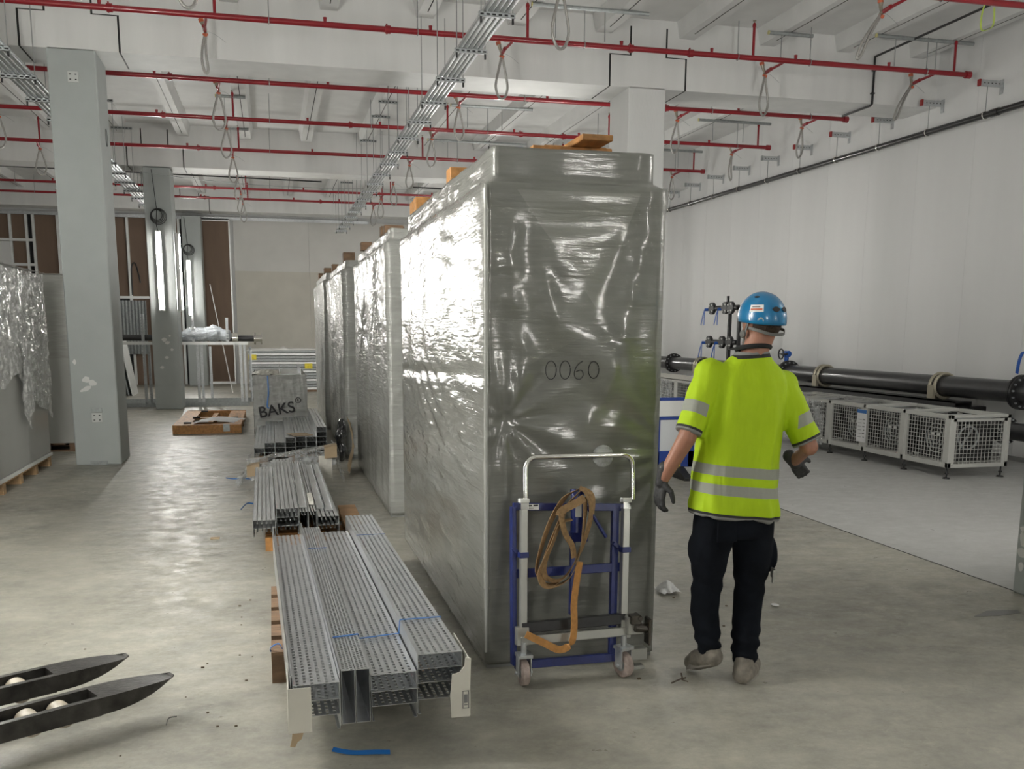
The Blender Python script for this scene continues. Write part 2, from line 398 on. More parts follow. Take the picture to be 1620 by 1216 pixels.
# sockets on the near column
def socket_plate(x, z, lab, kind):
    t = thing('socket_plate', lab, 'socket', (x, 12.41, z))
    box(x-.06, x+.06, 12.392, 12.41, z-.06, z+.06).build('plate', M_plastic, t, bevel=.004)
    m = MB()
    for dx in (-.03, .03):
        for dz in (-.028, .028): m.box(x+dx-.009, x+dx+.009, 12.389, 12.393, z+dz-.006, z+dz+.006)
    m.build('pin_hole', M_dark, t)
    if kind: box(x-.06, x+.06, 12.385, 12.41, z+.065, z+.115).build('cover', M_galvd, t, label='grey hinged cover strip')
socket_plate(-2.095, 4.48, 'small square four-hole plate high on the near white column', 0)
socket_plate(-2.09, .58, 'double socket plate low on the near white column above its foot', 1)
m = MB(); m.box(-2.20, -2.0, 12.40, 12.412, .0, .05); m.box(-2.18, -2.12, 12.385, 12.4, .0, .035); m.box(-2.1, -2.03, 12.385, 12.4, .0, .045)
tag(m.build('floor_bracket', M_galvd, bevel=.002), 'rough grey metal bracket at the foot of the near white column', 'bracket')
MB().tube(arc((-1.843, 12.85, 3.91), .05, 0, 2*PI, 16, (0, 1, 0), (0, 0, 2)), .004, 6).build('cut_hole', M_dark, cols[(1, 2)], label='dark oval hole in the side of the column')

# right wall built of tall panels
wr = struct(box(XR+.05, XR+.3, YF, YB+.3, 0, ZS).build('wall_right', M_seal)); y = YF; k = 0
pm = MB().box(0, .051, .002, 1.178, 0, ZS).mesh('panel', M_rwall)
while y < YB+.3:
    o = link('panel', pm, wr); o.location = (XR, y, 0); y += 1.18
# other walls
struct(box(XL-.2, XL, YF, YB, 0, ZS).build('wall_left', M_rwall))
struct(box(XL, XR, YF-.2, YF, 0, ZS).build('wall_front', M_rwall))
wb = struct(box(XL, XR, YB+.12, YB+.3, 0, ZS).build('wall_back', M_paint))
m_dry = mat('drywall_two_tone', (.66, .65, .62), .6, var=.04, scale=2)
for k, (xa, xb) in enumerate(((-.98, 1.2), (1.205, 3.6), (3.605, 6.0), (6.005, XR))):
    box(xa, xb, YB, YB+.12, 0, 4.84).build('panel', m_dry, wb)
    box(xa, xb, YB-.004, YB, 0, 3.35).build('panel', mat('primer_band', (.60, .575, .51), .6, var=.05, scale=2), wb, label='yellowish primed lower band')
# head track and rail of the stud wall
MB().box(-7.6, 3.0, YB-.10, YB-.02, 4.84, 4.89).box(-7.6, 3.0, YB-.11, YB-.10, 4.80, 4.845).build('head_track', M_galv, wb, label='galvanised head track')
m = MB(); m.box(-7.6, -1.0, YB-.3, YB-.22, 4.97, 5.02); m.build('rail', M_bright, wb)
# sheathing boards and studs
for xa, xb, za, zb in ((-7.8, -7.02, .0, 4.8), (-6.98, -6.62, 0, 4.8), (-6.38, -5.82, 0, 4.8), (-5.65, -5.0, 0, 4.8), (-4.95, -4.0, 2.55, 4.8), (-3.9, -3.42, 2.55, 4.8), (-3.9, -3.42, 0, 2.52), (-3.36, -2.5, 0, 4.8), (-1.88, -1.12, .02, 4.78)):
    box(xa, xb, YB-.01, YB+.06, za, zb).build('sheathing_board', M_board, wb, label='brown sheathing board')
box(-7.8, -2.4, YB+.06, YB+.12, 0, 4.84).build('backing', M_dark, wb)
st = MB().box(-.035, .035, -.09, -.01, 0, 4.84).mesh('stud', M_bright)
for x in (-7.02, -6.60, -6.42, -5.78, -4.98, -3.93, -3.38, -2.52, -1.98):
    o = link('stud', st, wb); o.location = (x, YB, 0)
for x in (-1.90, -1.10): box(x-.02, x+.02, YB-.03, YB+.0, 0, 4.82).build('trim', M_bright, wb)
for xa, xb, z in ((-7.6, -6.45, 4.1), (-7.6, -6.4, 3.42), (-4.45, -3.40, 2.54), (-1.9, -1.1, 4.80), (-1.9, -1.1, .04)):
    MB().box(xa, xb, YB-.11, YB-.02, z-.035, z+.035).build('noggin', M_bright, wb, label='horizontal steel track')
box(-7.8, -7.05, YB-.13, YB-.1, 2.6, 4.05).build('panel', M_paint, wb, label='white board in the stud opening')
struct(box(-2.2, -1.95, 30.0, YB-.02, 0, 4.8).build('trim_1', M_colpaint))
struct(box(XR-.012, XR, YF, YB, 0, .06).build('baseboard_right', mat('grey_base', (.3, .3, .29), .6)))

# ================================================================ CEILING SERVICES
ORD = ['nearest', 'second', 'third', 'fourth', 'fifth', 'sixth', 'farthest']
# ---- red sprinkler pipes
pipes = [(9.05, -3.0, 9.1), (11.53, -6.5, 9.08), (14.33, -6.5, 9.08), (16.82, -7, 9.08), (19.62, -7, 9.08), (22.3, -7.5, 9.08), (24.9, -8, 9.08), (26.8, -8, 9.08)]
pl = ['red sprinkler pipe crossing nearest the camera, overhead of the front bay', 'long red sprinkler pipe passing in front of the nearest white beam', 'red sprinkler pipe just behind the nearest white beam', 'red sprinkler pipe in the middle of the second bay',
      'red sprinkler pipe just in front of the second white beam', 'red sprinkler pipe just behind the second white beam', 'red sprinkler pipe, second from the back wall', 'red sprinkler pipe nearest the back wall']
armx = (-4.05, -.60, 2.85, 6.38, 8.58)
riserx = (-3.95, -.47, 3.05, 5.96, 8.87)
pipe_rows = []
for i, (Y, xa, xb) in enumerate(pipes):
    z = 5.0; t = thing('sprinkler_pipe', pl[i], 'pipe', (xa, Y, z), 'red sprinkler pipes')
    xj = [xa]+([-1.54, 1.41, 4.34, 5.12] if i % 2 else [-1.2, 2.4, 6.0])+[xb]
    r = .032 if i < 6 else .028
    MB().tube([(xa, Y, z), (xb, Y, z)], r, 14).build('pipe_run', M_red, t, smooth=True)
    for x in xj[1:-1]: MB().tube([(x-.03, Y, z), (x+.03, Y, z)], .045, 12).tube([(x-.012, Y, z-.05), (x-.012, Y, z+.06)], .01, 6).build('coupling', M_red, t, smooth=True)
    MB().tube([(xb-.03, Y, z), (xb+.04, Y, z)], .048, 12).build('end_cap', M_red, t, smooth=True)
    nip = MB().tube([(0, 0, .02), (0, 0, .075), (0, 0, .078)], [.017, .022, .012], 10).mesh('nipple', M_red, True)
    for x in ((-5.1, -1.64, .71, 1.9, 4.22, 5.40, 6.55, 7.89) if i % 2 else (-4.8, -1.4, .9, 4.1, 5.5, 7.2)):
        if x > xa: o = link('nipple', nip, t); o.location = Vector((x, Y, z))
    for k, x in enumerate(riserx):
        if i in (2,) or (x < xa): continue
        if i == 1 and k == 0: continue
        h = .36
        m = MB().tube([(x, Y, z), (x, Y, z+h)], .017, 10); m.tube([(x, Y, z+h), (x, Y, z+h+.03), (x, Y, z+h+.05)], [.023, .023, .014], 10)
        rs = m.build('riser', M_red, t, smooth=True)
        MB().tube([(x, Y, z+h+.05), (x, Y, z+h+.075)], .009, 8).tube([(x, Y, z+h+.072), (x, Y, z+h+.078)], .022, 10).build('sprinkler_head', M_brass, rs, smooth=True)
    for x in armx:
        if x < xa: continue
        m = MB().tube(smooth_path([(x+.03, Y, z), (x+.03, Y+.10, z-.01), (x, Y+.36, z-.03)], 4), .0165, 10); m.tube([(x, Y+.30, z-.025), (x, Y+.42, z-.035)], .024, 10)
        m.build('branch_arm', M_red, t, smooth=True)
    for x in [v for v in (-5.6, -3.0, .1, 1.75, 3.75, 5.75, 6.75, 8.45) if v > xa]:
        MB().tube([(x, Y, z+.03), (x, Y, ZR)], .006, 6).tube(arc((x, Y, z), .04, 0, 2*PI, 14, (0, 1, 0)), .005, 5).build('hanger_rod', M_rod, t, smooth=True)
# ---- flexible hoses
colname = {-4.05: 'left of the near column', -.60: 'right of the near column', 2.85: 'above the cable rack', 6.38: 'in the middle of the right half', 8.58: 'closest to the right wall'}
rowname = ['on the red pipe nearest the camera', 'before the nearest beam', 'just behind the nearest beam', 'in mid second bay', 'before the second beam', 'behind the second beam', 'in the back bay', 'nearest the back wall']
def hose(x, Y, style, lab, s=1.0, tilt=0.):
    z = 4.965; y = Y+.46
    t = thing('sprinkler_hose', lab, 'hose', (x, y, z), 'flexible sprinkler hoses')
    MB().tube([(x, Y+.41, z+.005), (x, y+.02, z-.01)], .021, 10).tube([(x, y, z), (x-.02-.03*tilt, y+.02, z+.06), (x-.03-.05*tilt, y+.02, z+.10)], [.018, .02, .026], 10).build('valve', M_brass, t, smooth=True)
    MB().tube([(x-.035-.05*tilt, y+.02, z+.10), (x-.045-.06*tilt, y+.02, z+.135)], .03, 12).build('nozzle_cap', M_orange, t, smooth=True)
    MB().tube([(x-.03, y, z-.035), (x+.03, y, z-.035)], .012, 8).tube([(x, y-.02, z-.05), (x, y+.03, z-.02)], .02, 8).build('clamp', M_orange, t, smooth=True)
    h = .50*s; wd = .085*s
    if style == 'loop':
        q = [(0, -.03), (-.3, -.12), (-.85, -.30), (-1., -.40), (-.7, -.49), (-.1, -.53), (.6, -.49), (.95, -.39), (.8, -.28), (.35, -.12), (.06, -.03)]
        P = [(x+a*wd+tilt*.25*(-b_), y+.04*math.sin(a*1.5), z+b_*s) for a, b_ in q]
    else:
        q = [(0, -.03), (-.12, -.15), (-.2, -.33), (-.12, -.47), (.0, -.50), (.06, -.44), (.0, -.3), (.0, -.14), (.04, -.04)]
        P = [(x+a*.25+tilt*(-b_)*.9, y+.02*a, z+b_*s) for a, b_ in q]
    MB().tube(smooth_path(P, 6), .0155, 8).build('hose', M_hose, t, smooth=True)
    MB().tube(smooth_path([(x, y, z), (x+.1, y+.02, z-.02), (x+.22, y+.02, z-.10)], 4), .002, 5).build('tie_wire', M_rod, t)
styles = {(1, -.60): ('bunch', .9, .0), (0, 2.85): ('loop', 1.15, 0), (1, 2.85): ('loop', 1.0, 0), (1, 6.38): ('loop', 1.0, 0), (1, 8.58): ('bunch', .95, -.5), (0, 6.38): ('bunch', .95, -.55), (2, -.60): ('loop', 1.0, 0),
          (2, 6.38): ('loop', 1.0, -.3), (2, 8.58): ('loop', .95, -.25), (3, 6.38): ('loop', .6, 0), (3, 8.58): ('bunch', 1., 0), (1, -4.05): ('bunch', .9, .25)}
for i, (Y, xa, xb) in enumerate(pipes):
    for x in armx:
        if x < xa or (i == 1 and x < -4): continue
        if i >= 4 and x > 5: 
            if i > 4: continue
        st_ = styles.get((i, x), ('loop' if (i*3+int(x*2)) % 3 else 'bunch', .95, .1*((i*7) % 3-1)))
        hose(x, Y, st_[0], 'steel hose %s, %s' % (rowname[i], colname[x]), st_[1], st_[2])
# ---- strut rails fixed under the ribs
rl = [(3.09, 4.55, 11.50, 'grey strut rail under the ceiling ribs above the wrapped cabinet'), (7.69, 9.15, 11.55, 'long grey strut rail under the ribs beside the right wall, nearest one'), (6.29, 6.92, 11.78, 'short grey strut rail under the ribs midway to the right wall'),
      (7.62, 9.06, 16.72, 'grey strut rail by the right wall, behind the nearest beam'), (3.09, 4.53, 16.74, 'grey strut rail behind the nearest beam, right of the cable rack'), (-.75, -.27, 17.08, 'short strut rail right of the near column, in front'),
      (-.75, -.28, 19.72, 'short strut rail right of the near column, behind another'), (3.18, 5.23, 19.8, 'grey strut rail seen just over the top of the big wrapped cabinet'), (7.6, 9.05, 19.6, 'grey strut rail by the right wall, third from the front')]
for xa, xb, Y, lb in rl:
    t = thing('strut_rail', lb, 'rail', (xa, Y, ZR-.05), 'strut rails under the ceiling')
    MB().tube([(xa, Y, ZR-.025), (xb, Y, ZR-.025)], .025, 8).build('rail', M_galvd, t, smooth=True)
    MB().tube([(xa-.002, Y, ZR-.025), (xa+.01, Y, ZR-.025)], .027, 8).build('end_cap', mat('pale_end_cap', (.6, .55, .25), .5), t)
    for f in ((.2, .62) if xb-xa > 1 else (.3,)): MB().tube([(xa+f*(xb-xa), Y, ZR-.02), (xa+f*(xb-xa), Y, 5.045)], .006, 6).build('threaded_rod', M_rod, t)
# ---- cable tray runs on trapeze brackets
def slotted_bar(x0, x1, y, z, h=.042, n=6):
    m = MB(); m.box(x0, x1, y, y+.03, z-h/2, z-h/2+.008); m.box(x0, x1, y, y+.03, z+h/2-.008, z+h/2)
    m.box(x0, x1, y+.026, y+.03, z-h/2, z+h/2)
    w_ = (x1-x0)/n
    for k in range(n+1):
        c_ = x0+k*w_; m.box(max(x0, c_-.011), min(x1, c_+.011), y, y+.004, z-h/2, z+h/2)
    m.box(x0, x1, y+.0005, y+.004, z-h/2, z-h/2+.013); m.box(x0, x1, y+.0005, y+.004, z+h/2-.013, z+h/2)
    for k in range(n): m.box(x0+k*w_+.011, x0+(k+1)*w_-.011, y+.006, y+.010, z-h/2+.009, z+h/2-.009, 1)
    return m
def tray_run(xa, xb, z, y0, y1, ys, lab, labs, railys):
    t = thing('cable_tray_run', lab, 'cable tray', ((xa+xb)/2, y0, z), 'overhead cable tray runs')
    n = 5; w_ = (xb-xa-.02)/n
    for k in range(n):
        m = MB(); x = xa+.01+k*w_; yy = y0; P = []
        while yy < y1: P.append(yy); yy += .19
        m.prism([(x, z+.03), (x, z+.005), (x+.014, z), (x+w_-.02, z), (x+w_-.006, z+.005), (x+w_-.006, z+.03), (x+w_-.012, z+.03), (x+w_-.012, z+.009), (x+w_-.022, z+.006), (x+.016, z+.006), (x+.006, z+.009), (x+.006, z+.03)], 'y', y0+.01*k, y1)
        m.build('profile', M_galv, t)
    for i, y in enumerate(ys):
        b_ = thing('tray_bracket', labs(i), 'bracket', ((xa+xb)/2, y, z), 'slotted brackets under the cable trays')
        sm = slotted_bar(xa-.03, xb+.03, y, z-.025); sm.build('slotted_bar', [M_galv, M_dark], b_)
        zt = ZR-.04 if not any(a-.1 < y < c_+.1 for a, c_ in rows) else ZB
        for x in (xa-.01, xb+.01):
            r_o = MB().tube([(x, y+.015, z-.085), (x, y+.015, zt)], .0055, 6).build('threaded_rod', M_rod, b_)
            MB().tube([(x, y+.015, z-.095), (x, y+.015, z-.045)], .011, 6).build('nut', M_blackm, r_o)
        if any(abs(y-q) < .3 for q in railys): slotted_bar(xa-.03, xb+.03, y, ZR-.025).build('head_bar', [M_galvd, M_dark], b_)
def ordn(i): return ['first', 'second', 'third', 'fourth', 'fifth', 'sixth', 'seventh', 'eighth', 'ninth', 'tenth', 'eleventh', 'twelfth', 'thirteenth', 'fourteenth', 'fifteenth', 'sixteenth', 'seventeenth', 'eighteenth', 'nineteenth', 'twentieth'][i]
ys1 = [8.78-1.145+1.145*k for k in range(19)]
tray_run(1.91, 2.18, 4.42, 7.0, 29.2, ys1, 'long galvanised cable tray running front to back overhead, right of centre', lambda i: 'slotted steel bracket, %s along the central overhead cable tray' % ordn(i), [10.9, 16.8, 18.0, 20.3, 23.6, 26])
ys2 = [9.87+1.145*k for k in range(16)]
tray_run(-2.78, -2.46, 4.42, 8.6, 28.5, ys2, 'galvanised cable tray running front to back overhead, left of the near column', lambda i: 'slotted steel bracket, %s along the left overhead cable tray' % ordn(i), [18, 20, 24, 27])
# ---- black drain pipe on the right wall
t = thing('drain_pipe', 'long black plastic pipe along the upper right wall', 'pipe', (9.08, 9, 4.41))
MB().tube([(9.08, YF+1, 4.41), (9.08, YB-.05, 4.41)], .042, 16).build('pipe_run', M_black, t, smooth=True)
m = MB()
for y in (10.95, 15.7, 17.95, 20.2, 24.7): m.tube([(9.08, y-.07, 4.41), (9.08, y+.07, 4.41)], .05, 16)
m.build('socket_collar', M_black, t, smooth=True)
for k in range(16):
    y = 11.13-1.132+1.132*k
    if y > 27: break
    b_ = thing('wall_bracket', 'galvanised wall bracket, %s from the front, holding the black wall pipe' % ordn(k), 'bracket', (XR, y, 4.77), 'brackets of the black wall pipe')
    box(XR-.012, XR, y-.03, y+.03, 4.68, 4.86).build('wall_plate', M_galv, b_)
    m = MB().box(XR-.34, XR-.012, y-.02, y+.02, 4.80, 4.84).box(XR-.34, XR-.012, y-.0215, y+.0215, 4.765, 4.80)
    for q in range(5): m.box(XR-.29+q*.055, XR-.272+q*.055, y-.024, y-.0205, 4.795, 4.806, 1)
    m.build('arm', [M_galv, M_dark], b_)
    box(XR-.36, XR-.335, y-.023, y+.023, 4.762, 4.843).build('end_cap', M_capred if k < 6 else M_galvd, b_, label='red plastic end cap' if k < 6 else 'grey end cap')
    MB().tube([(9.08, y, 4.79), (9.08, y, 4.45)], .006, 6).build('rod', M_rod, b_)
    MB().tube(arc((9.08, y, 4.41), .047, 0, 2*PI, 20), .009, 6).build('clamp_ring', M_chrome, b_, smooth=True)
# black service pipe down the beam face, green sling
t = thing('conduit', 'thin black conduit dropping down the beam face near the right wall', 'conduit', (8.25, 12.39, 5))
MB().tube([(8.25, 8.0, ZR-.03), (8.25, 12.38, ZR-.03), (8.25, 12.385, 4.77), (8.25, 12.43, 4.755), (8.25, 13.1, 4.755)], .016, 8).build('tube', M_blackm, t, smooth=True)
MB().box(8.225, 8.275, 12.37, 12.41, 5.2, 5.22).box(8.225, 8.275, 12.37, 12.41, 4.9, 4.92).build('saddle', M_blackm, t)
t = MB().ribbon(smooth_path([(8.02, 9.95, 5.42), (8.0, 10.0, 5.2), (8.1, 10.1, 5.08), (8.2, 10.05, 5.12), (8.16, 10.0, 5.3)], 5), (0, 1, 0), .025, .004).build('hanging_sling', mat('lime_webbing', (.6, .75, .15), .6))
tag(t, 'lime green sling hanging from the ceiling by the right wall', 'sling')
t = MB().tube([(3.2, 22.0, 4.78), (9.1, 22.05, 4.72)], .015, 8).tube([(-9, 22.2, 4.95), (1.2, 22.2, 4.85)], .014, 8).build('thin_conduit', M_blackm)
tag(t, 'thin dark conduit strung behind the second beam', 'conduit')
t = MB().tube(smooth_path([(-2.4, 20.6, 4.66), (-.5, 20.6, 4.52), (1.5, 20.6, 4.50), (5, 20.6, 4.6)], 6), .006, 6).build('loose_cable', M_galvd)
tag(t, 'grey cable sagging in front of the second beam', 'cable')

# ================================================================ TUBE LIGHTS ON THE COLUMNS
def tube_light(x, y, lab, z0=2.0, z1=3.58, nx=0, ny=-1, cable=True, lean=.0):
    t = thing('tube_light', lab, 'lamp', (x, y, z0), 'portable tube lights')
    px_, py_ = x+nx*.075, y+ny*.075
    ux, uy = (0 if nx else .055), (.055 if nx else 0)
    MB().box(*sorted((x+nx*.004-ux, x+nx*.07+ux)), *sorted((y+ny*.004-uy, y+ny*.07+uy)), z0, z1).build('housing', M_white, t, bevel=.003)
    ring = [(nx*.018*math.cos(a)-ny*.046*math.sin(a), ny*.018*math.cos(a)+nx*.046*math.sin(a)) for a in np.linspace(-1.35, 1.35, 11)]
    dm = MB(); prof = [(z0+.03, .55), (z0+.045, .85), (z0+.07, 1), (z1-.07, 1), (z1-.045, .85), (z1-.03, .55)]
    dm.rings([[(px_+q[0]*s_, py_+q[1]*s_, zz) for q in ring] for zz, s_ in prof])
    dm.build('diffuser', M_tube, t, smooth=True)
    for za_, zb_ in ((z0, z0+.03), (z1-.03, z1)): MB().tube([(px_, py_, za_), (px_, py_, zb_)], .03, 16).build('end_cap', M_white, t, smooth=True)
    if cable:
        m = MB().tube(smooth_path([(px_-lean, py_, z1), (px_-lean-.02, py_, z1+.15), (px_, py_, z1+.4), (px_-.02, py_, z1+.7), (px_-.06, py_+.02, 4.75)], 5), .008, 6)
        for k in range(4):
            r = .10+.018*k; m.tube(arc((px_+.01*k, py_-.012*k+.01, z1+.30-.01*k), r, .2*k, .2*k+2*PI, 22), .008, 6)
        m.build('cable', M_blackm, t, smooth=True, label='coiled dark cable')
tube_light(-2.13, 20.84, 'lit vertical tube lamp on the front of the second column, coiled cable above')
tube_light(-1.845, 21.2, 'lit vertical tube lamp on the right side of the second column', nx=1, ny=0, cable=False)
tube_light(-2.22, 29.27, 'lit vertical tube lamp on the farthest column, by the back wall')
LAMPS = [(-1.845, 4.62, 1, 0), (-2.1, 4.99, 0, 1), (-2.365, 4.62, -1, 0), (4.92, 13.14, 0, 1), (4.66, 12.8, -1, 0), (5.09, 4.62, 1, 0), (4.83, 4.99, 0, 1), (4.83, 4.26, 0, -1), (-2.1, 4.26, 0, -1), (-1.845, -4.1, 1, 0), (4.66, -4.1, -1, 0),  # front faces of nearest row, sides behind camera: fill lamps added to brighten floor
         (-8.87, 12.8, 1, 0), (-9.13, 12.41, 0, -1), (-8.87, 4.62, 1, 0), (4.92, 20.84, 0, -1), (4.92, 21.57, 0, 1), (-9.13, 20.84, 0, -1), (-2.1, -3.72, 0, 1), (4.92, -3.72, 0, 1), (-2.105, 21.57, 0, 1), (4.92, 29.27, 0, -1)]
t = thing('tube_light', 'unseen bare tube lamp added beside the near left column', 'lamp', (-1.75, 5.2, 1.0), 'portable tube lights')  # extra lamp out of view, added to brighten the floor in front
MB().tube([(-1.75, 5.2, .84), (-1.75, 5.2, 2.5)], .04, 16).build('diffuser', M_tube2, t, smooth=True)
MB().tube([(-1.75, 5.2, 2.5), (-1.75, 5.2, 2.56)], .043, 16).build('end_cap', M_white, t, smooth=True)
MB().tube([(-1.75, 5.2, 2.56), (-1.75, 5.2, 5.6)], .008, 6).build('cable', M_blackm, t)
where = {-1.845: 'right side', -2.1: 'back', -2.365: 'left side', 5.18: 'right side', 4.92: 'face', 4.66: 'left side', -8.87: 'right side', -9.13: 'face', -2.105: 'back'}
for k, (x, y, nx, ny) in enumerate(LAMPS):
    sd = {(1, 0): 'right side', (-1, 0): 'left side', (0, 1): 'back', (0, -1): 'front'}[(nx, ny)]
    cx = 'left' if x < -5 else ('middle' if x < 0 else 'right')
    rw = 'behind the camera' if y < 0 else ('nearest' if y < 6 else ('second' if y < 14 else ('third' if y < 24 else 'last')))
    tube_light(x, y, 'unseen lit tube lamp, %s of %s column, %s row' % (sd, cx, rw), nx=nx, ny=ny, cable=False)

# ================================================================ WRAPPED CABINETS
def wrapped(name, label, x0, x1, y0, y1, zl, z1, seed, m, amp=.012, res=.03, grp=None, ins=.05, front_detail=False, slant=0.):
    t = thing(name, label, 'cabinet', ((x0+x1)/2, (y0+y1)/2, 0), grp)
    rnd = np.random.RandomState(seed)
    per = []; r = .015
    def seg(ax, ay, bx, by, nx, ny, n):
        for i in range(n): f = i/n; per.append((ax+(bx-ax)*f, ay+(by-ay)*f, nx, ny, math.hypot(bx-ax, by-ay)))
    nxs = max(4, int((x1-x0)/res)); nys = max(4, int((y1-y0)/res))
    seg(x0+r, y0, x1-r, y0, 0, -1, nxs); seg(x1, y0+r, x1, y1-r, 1, 0, max(4, nys//3)); seg(x1-r, y1, x0+r, y1, 0, 1, max(3, nxs//4)); seg(x0, y1-r, x0, y0+r, -1, 0, nys)
    zs = list(np.arange(.02, zl-.04, res))+[zl-.02, zl, zl+.012, zl+.03]+list(np.linspace(zl+.05, z1-.012, 5))+[z1]
    P = np.array(per); Z = np.array(zs)
    X = np.repeat(P[None, :, 0], len(Z), 0); Y = np.repeat(P[None, :, 1], len(Z), 0); NX = np.repeat(P[None, :, 2], len(Z), 0); NY = np.repeat(P[None, :, 3], len(Z), 0)
    ZZ = np.repeat(Z[:, None], len(P), 1)
    Q = np.stack([X.ravel(), Y.ravel(), ZZ.ravel()], 1)
    # large loose pillows, slanting folds, long tight ridges
    d = amp*(.55 if front_detail else 1)*snoise(Q*np.array([1.1, 1.1, .8]), seed, 6)
    h = Q[:, 0]+Q[:, 1]
    d += amp*.35*np.abs(snoise(np.stack([h*.6+Q[:, 2]*1.5, Q[:, 2]*4.2-h*1.1, h*0], 1), seed+1, 6))
    d += amp*.22*np.sin(9*(Q[:, 2]*5-h*1.3+.6*np.sin(h*1.7+seed)))*np.clip(snoise(Q*.7, seed+9, 4)*2, 0, 1)
    # folds that pull out of a few pinched points
    for k in range(2 if front_detail else 5):
        f = k % 2; px_ = x0+(x1-x0)*rnd.uniform(.1, .9); py_ = y0+(y1-y0)*rnd.uniform(.1, .9); pz = rnd.uniform(.6, zl-.2)
        if front_detail and k < 2: px_, py_, pz, f = ((1.06, 0, 1.22, 0), (1.95, 0, 1.05, 0))[k]
        on = (NY.ravel() < -.5) if f == 0 else (NX.ravel() < -.5)
        u = (Q[:, 0]-px_) if f == 0 else (Q[:, 1]-py_); v = Q[:, 2]-pz
        rr = np.hypot(u, v); th = np.arctan2(v, u)
        d += on*amp*.9*np.sin(th*rnd.randint(9, 15)+rnd.uniform(0, 6))*np.exp(-rr*2.6)*np.minimum(1, rr*14)
        d -= on*amp*1.4*np.exp(-(rr/.05)**2)
    if front_detail:   # the two broad sagging folds that cross the front
        on = NY.ravel() < -.5; u = Q[:, 0]; v = Q[:, 2]
        for (ax, az, bx, bz, wd, a) in ((1.0, 2.05, 1.72, 1.30, .09, .016), (1.72, 2.18, 1.48, 1.72, .06, -.014), (1.48, 1.72, 1.66, 1.25, .07, .012), (1.06, 1.22, 1.60, 1.02, .05, .014), (1.10, 2.2, 1.5, 1.80, .07, .010), (1.22, 2.0, 1.32, 1.62, .03, .010), (1.0, 1.5, 1.14, 1.25, .03, .010)):
            L_ = math.hypot(bx-ax, bz-az); s_ = ((u-ax)*(bx-ax)+(v-az)*(bz-az))/L_**2; dist = ((u-ax)*(bz-az)-(v-az)*(bx-ax))/L_
            d += on*a*np.exp(-(dist/wd)**2)*np.clip(1-np.abs(s_-.5)*1.6, 0, 1)
    if front_detail:
        on = NY.ravel() < -.5
        c1 = 1.085+.05*(2.1-Q[:, 2])+.015*np.sin(Q[:, 2]*9); d += on*.016*np.exp(-((Q[:, 0]-c1)/.055)**2)*(1+.25*np.sin(Q[:, 2]*38+Q[:, 0]*20))*np.clip((Q[:, 2]-1.25)*4, 0, 1)*np.clip((2.24-Q[:, 2])*6, 0, 1)
        c2 = np.interp(Q[:, 2], [1.05, 1.3, 1.5, 1.75, 2.0, 2.25], [1.36, 1.52, 1.62, 1.655, 1.72, 1.76]); d += on*.014*np.exp(-((Q[:, 0]-c2)/.06)**2)*(1+.25*np.sin(Q[:, 2]*33+Q[:, 0]*25))*np.clip((Q[:, 2]-1.1)*4, 0, 1)
        # the side sheet is pulled in under a waist and hangs in slanting pleats
        sd = NX.ravel() < -.5; yy = Q[:, 1]; zz = Q[:, 2]
        d += sd*(-.012*np.exp(-((zz-1.42+.03*(yy-5))/.035)**2)+.006*np.sin(34*(zz+.10*(yy-4.4)+.02*np.sin(yy*3)))*np.clip((1.35-zz)*2, 0, 1)*np.clip(1.2*snoise(Q*1.3, 77, 4)+.5, 0, 1))
    edge = np.zeros(len(Q))
    for a in ((Q[:, 0]-x0), (x1-Q[:, 0])): edge = np.maximum(edge, np.exp(-(a/.05)**2)*(np.abs(NY.ravel()) > .5))
    for a in ((Q[:, 1]-y0), (y1-Q[:, 1])): edge = np.maximum(edge, np.exp(-(a/.05)**2)*(np.abs(NX.ravel()) > .5))
    d *= (1-.8*edge); d = np.where(Q[:, 2] < .12, d*.15, d)
    up = Q[:, 2] > zl+.005
    inset = np.where(up, ins+.3*amp*snoise(Q*2, seed+3, 4), 0)
    inset = np.where(np.abs(Q[:, 2]-zl-.012) < .004, ins*.55, inset)
    bulge = .012*np.exp(-((Q[:, 2]-zl+.05)/.05)**2)
    cx, cy = (x0+x1)/2, (y0+y1)/2
    d2 = d+bulge
    Xo = Q[:, 0]+NX.ravel()*d2; Yo = Q[:, 1]+NY.ravel()*d2
    sx_ = (x1-x0-2*inset)/(x1-x0); sy_ = (y1-y0-2*inset)/(y1-y0)
    Xo = cx+(Xo-cx)*sx_; Yo = cy+(Yo-cy)*sy_
    Zo = Q[:, 2]+np.where(up, .006*snoise(Q*1.5, seed+5, 4), 0)
    n = len(P); nz = len(Z); mbm = MB(); vs = list(zip(Xo, Yo, Zo)); fs = []
    for j in range(nz-1):
        for i in range(n):
            k = (i+1) % n; fs.append((j*n+i, j*n+k, (j+1)*n+k, (j+1)*n+i))
    fs.append(tuple((nz-1)*n+i for i in range(n))); fs.append(tuple(range(n))[::-1])
    mbm.add(vs, fs)
    mbm.build('film_wrap', m, t, smooth='all')
    return t
GC = 'film wrapped cabinets standing in a row'
cabA = wrapped('wrapped_cabinet', 'huge grey film-wrapped cabinet behind the blue trolley, nearest of its row', .965, 1.85, 4.38, 7.35, 2.31, 2.475, 3, M_film, .016, .017, GC, front_detail=True)
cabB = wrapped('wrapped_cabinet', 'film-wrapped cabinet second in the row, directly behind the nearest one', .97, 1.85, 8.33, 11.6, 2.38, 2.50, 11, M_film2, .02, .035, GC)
cabC = wrapped('wrapped_cabinet', 'film-wrapped cabinet third in the row, with crumpled seam edge', .88, 1.80, 12.3, 15.6, 2.38, 2.50, 17, M_film2, .02, .05, GC)
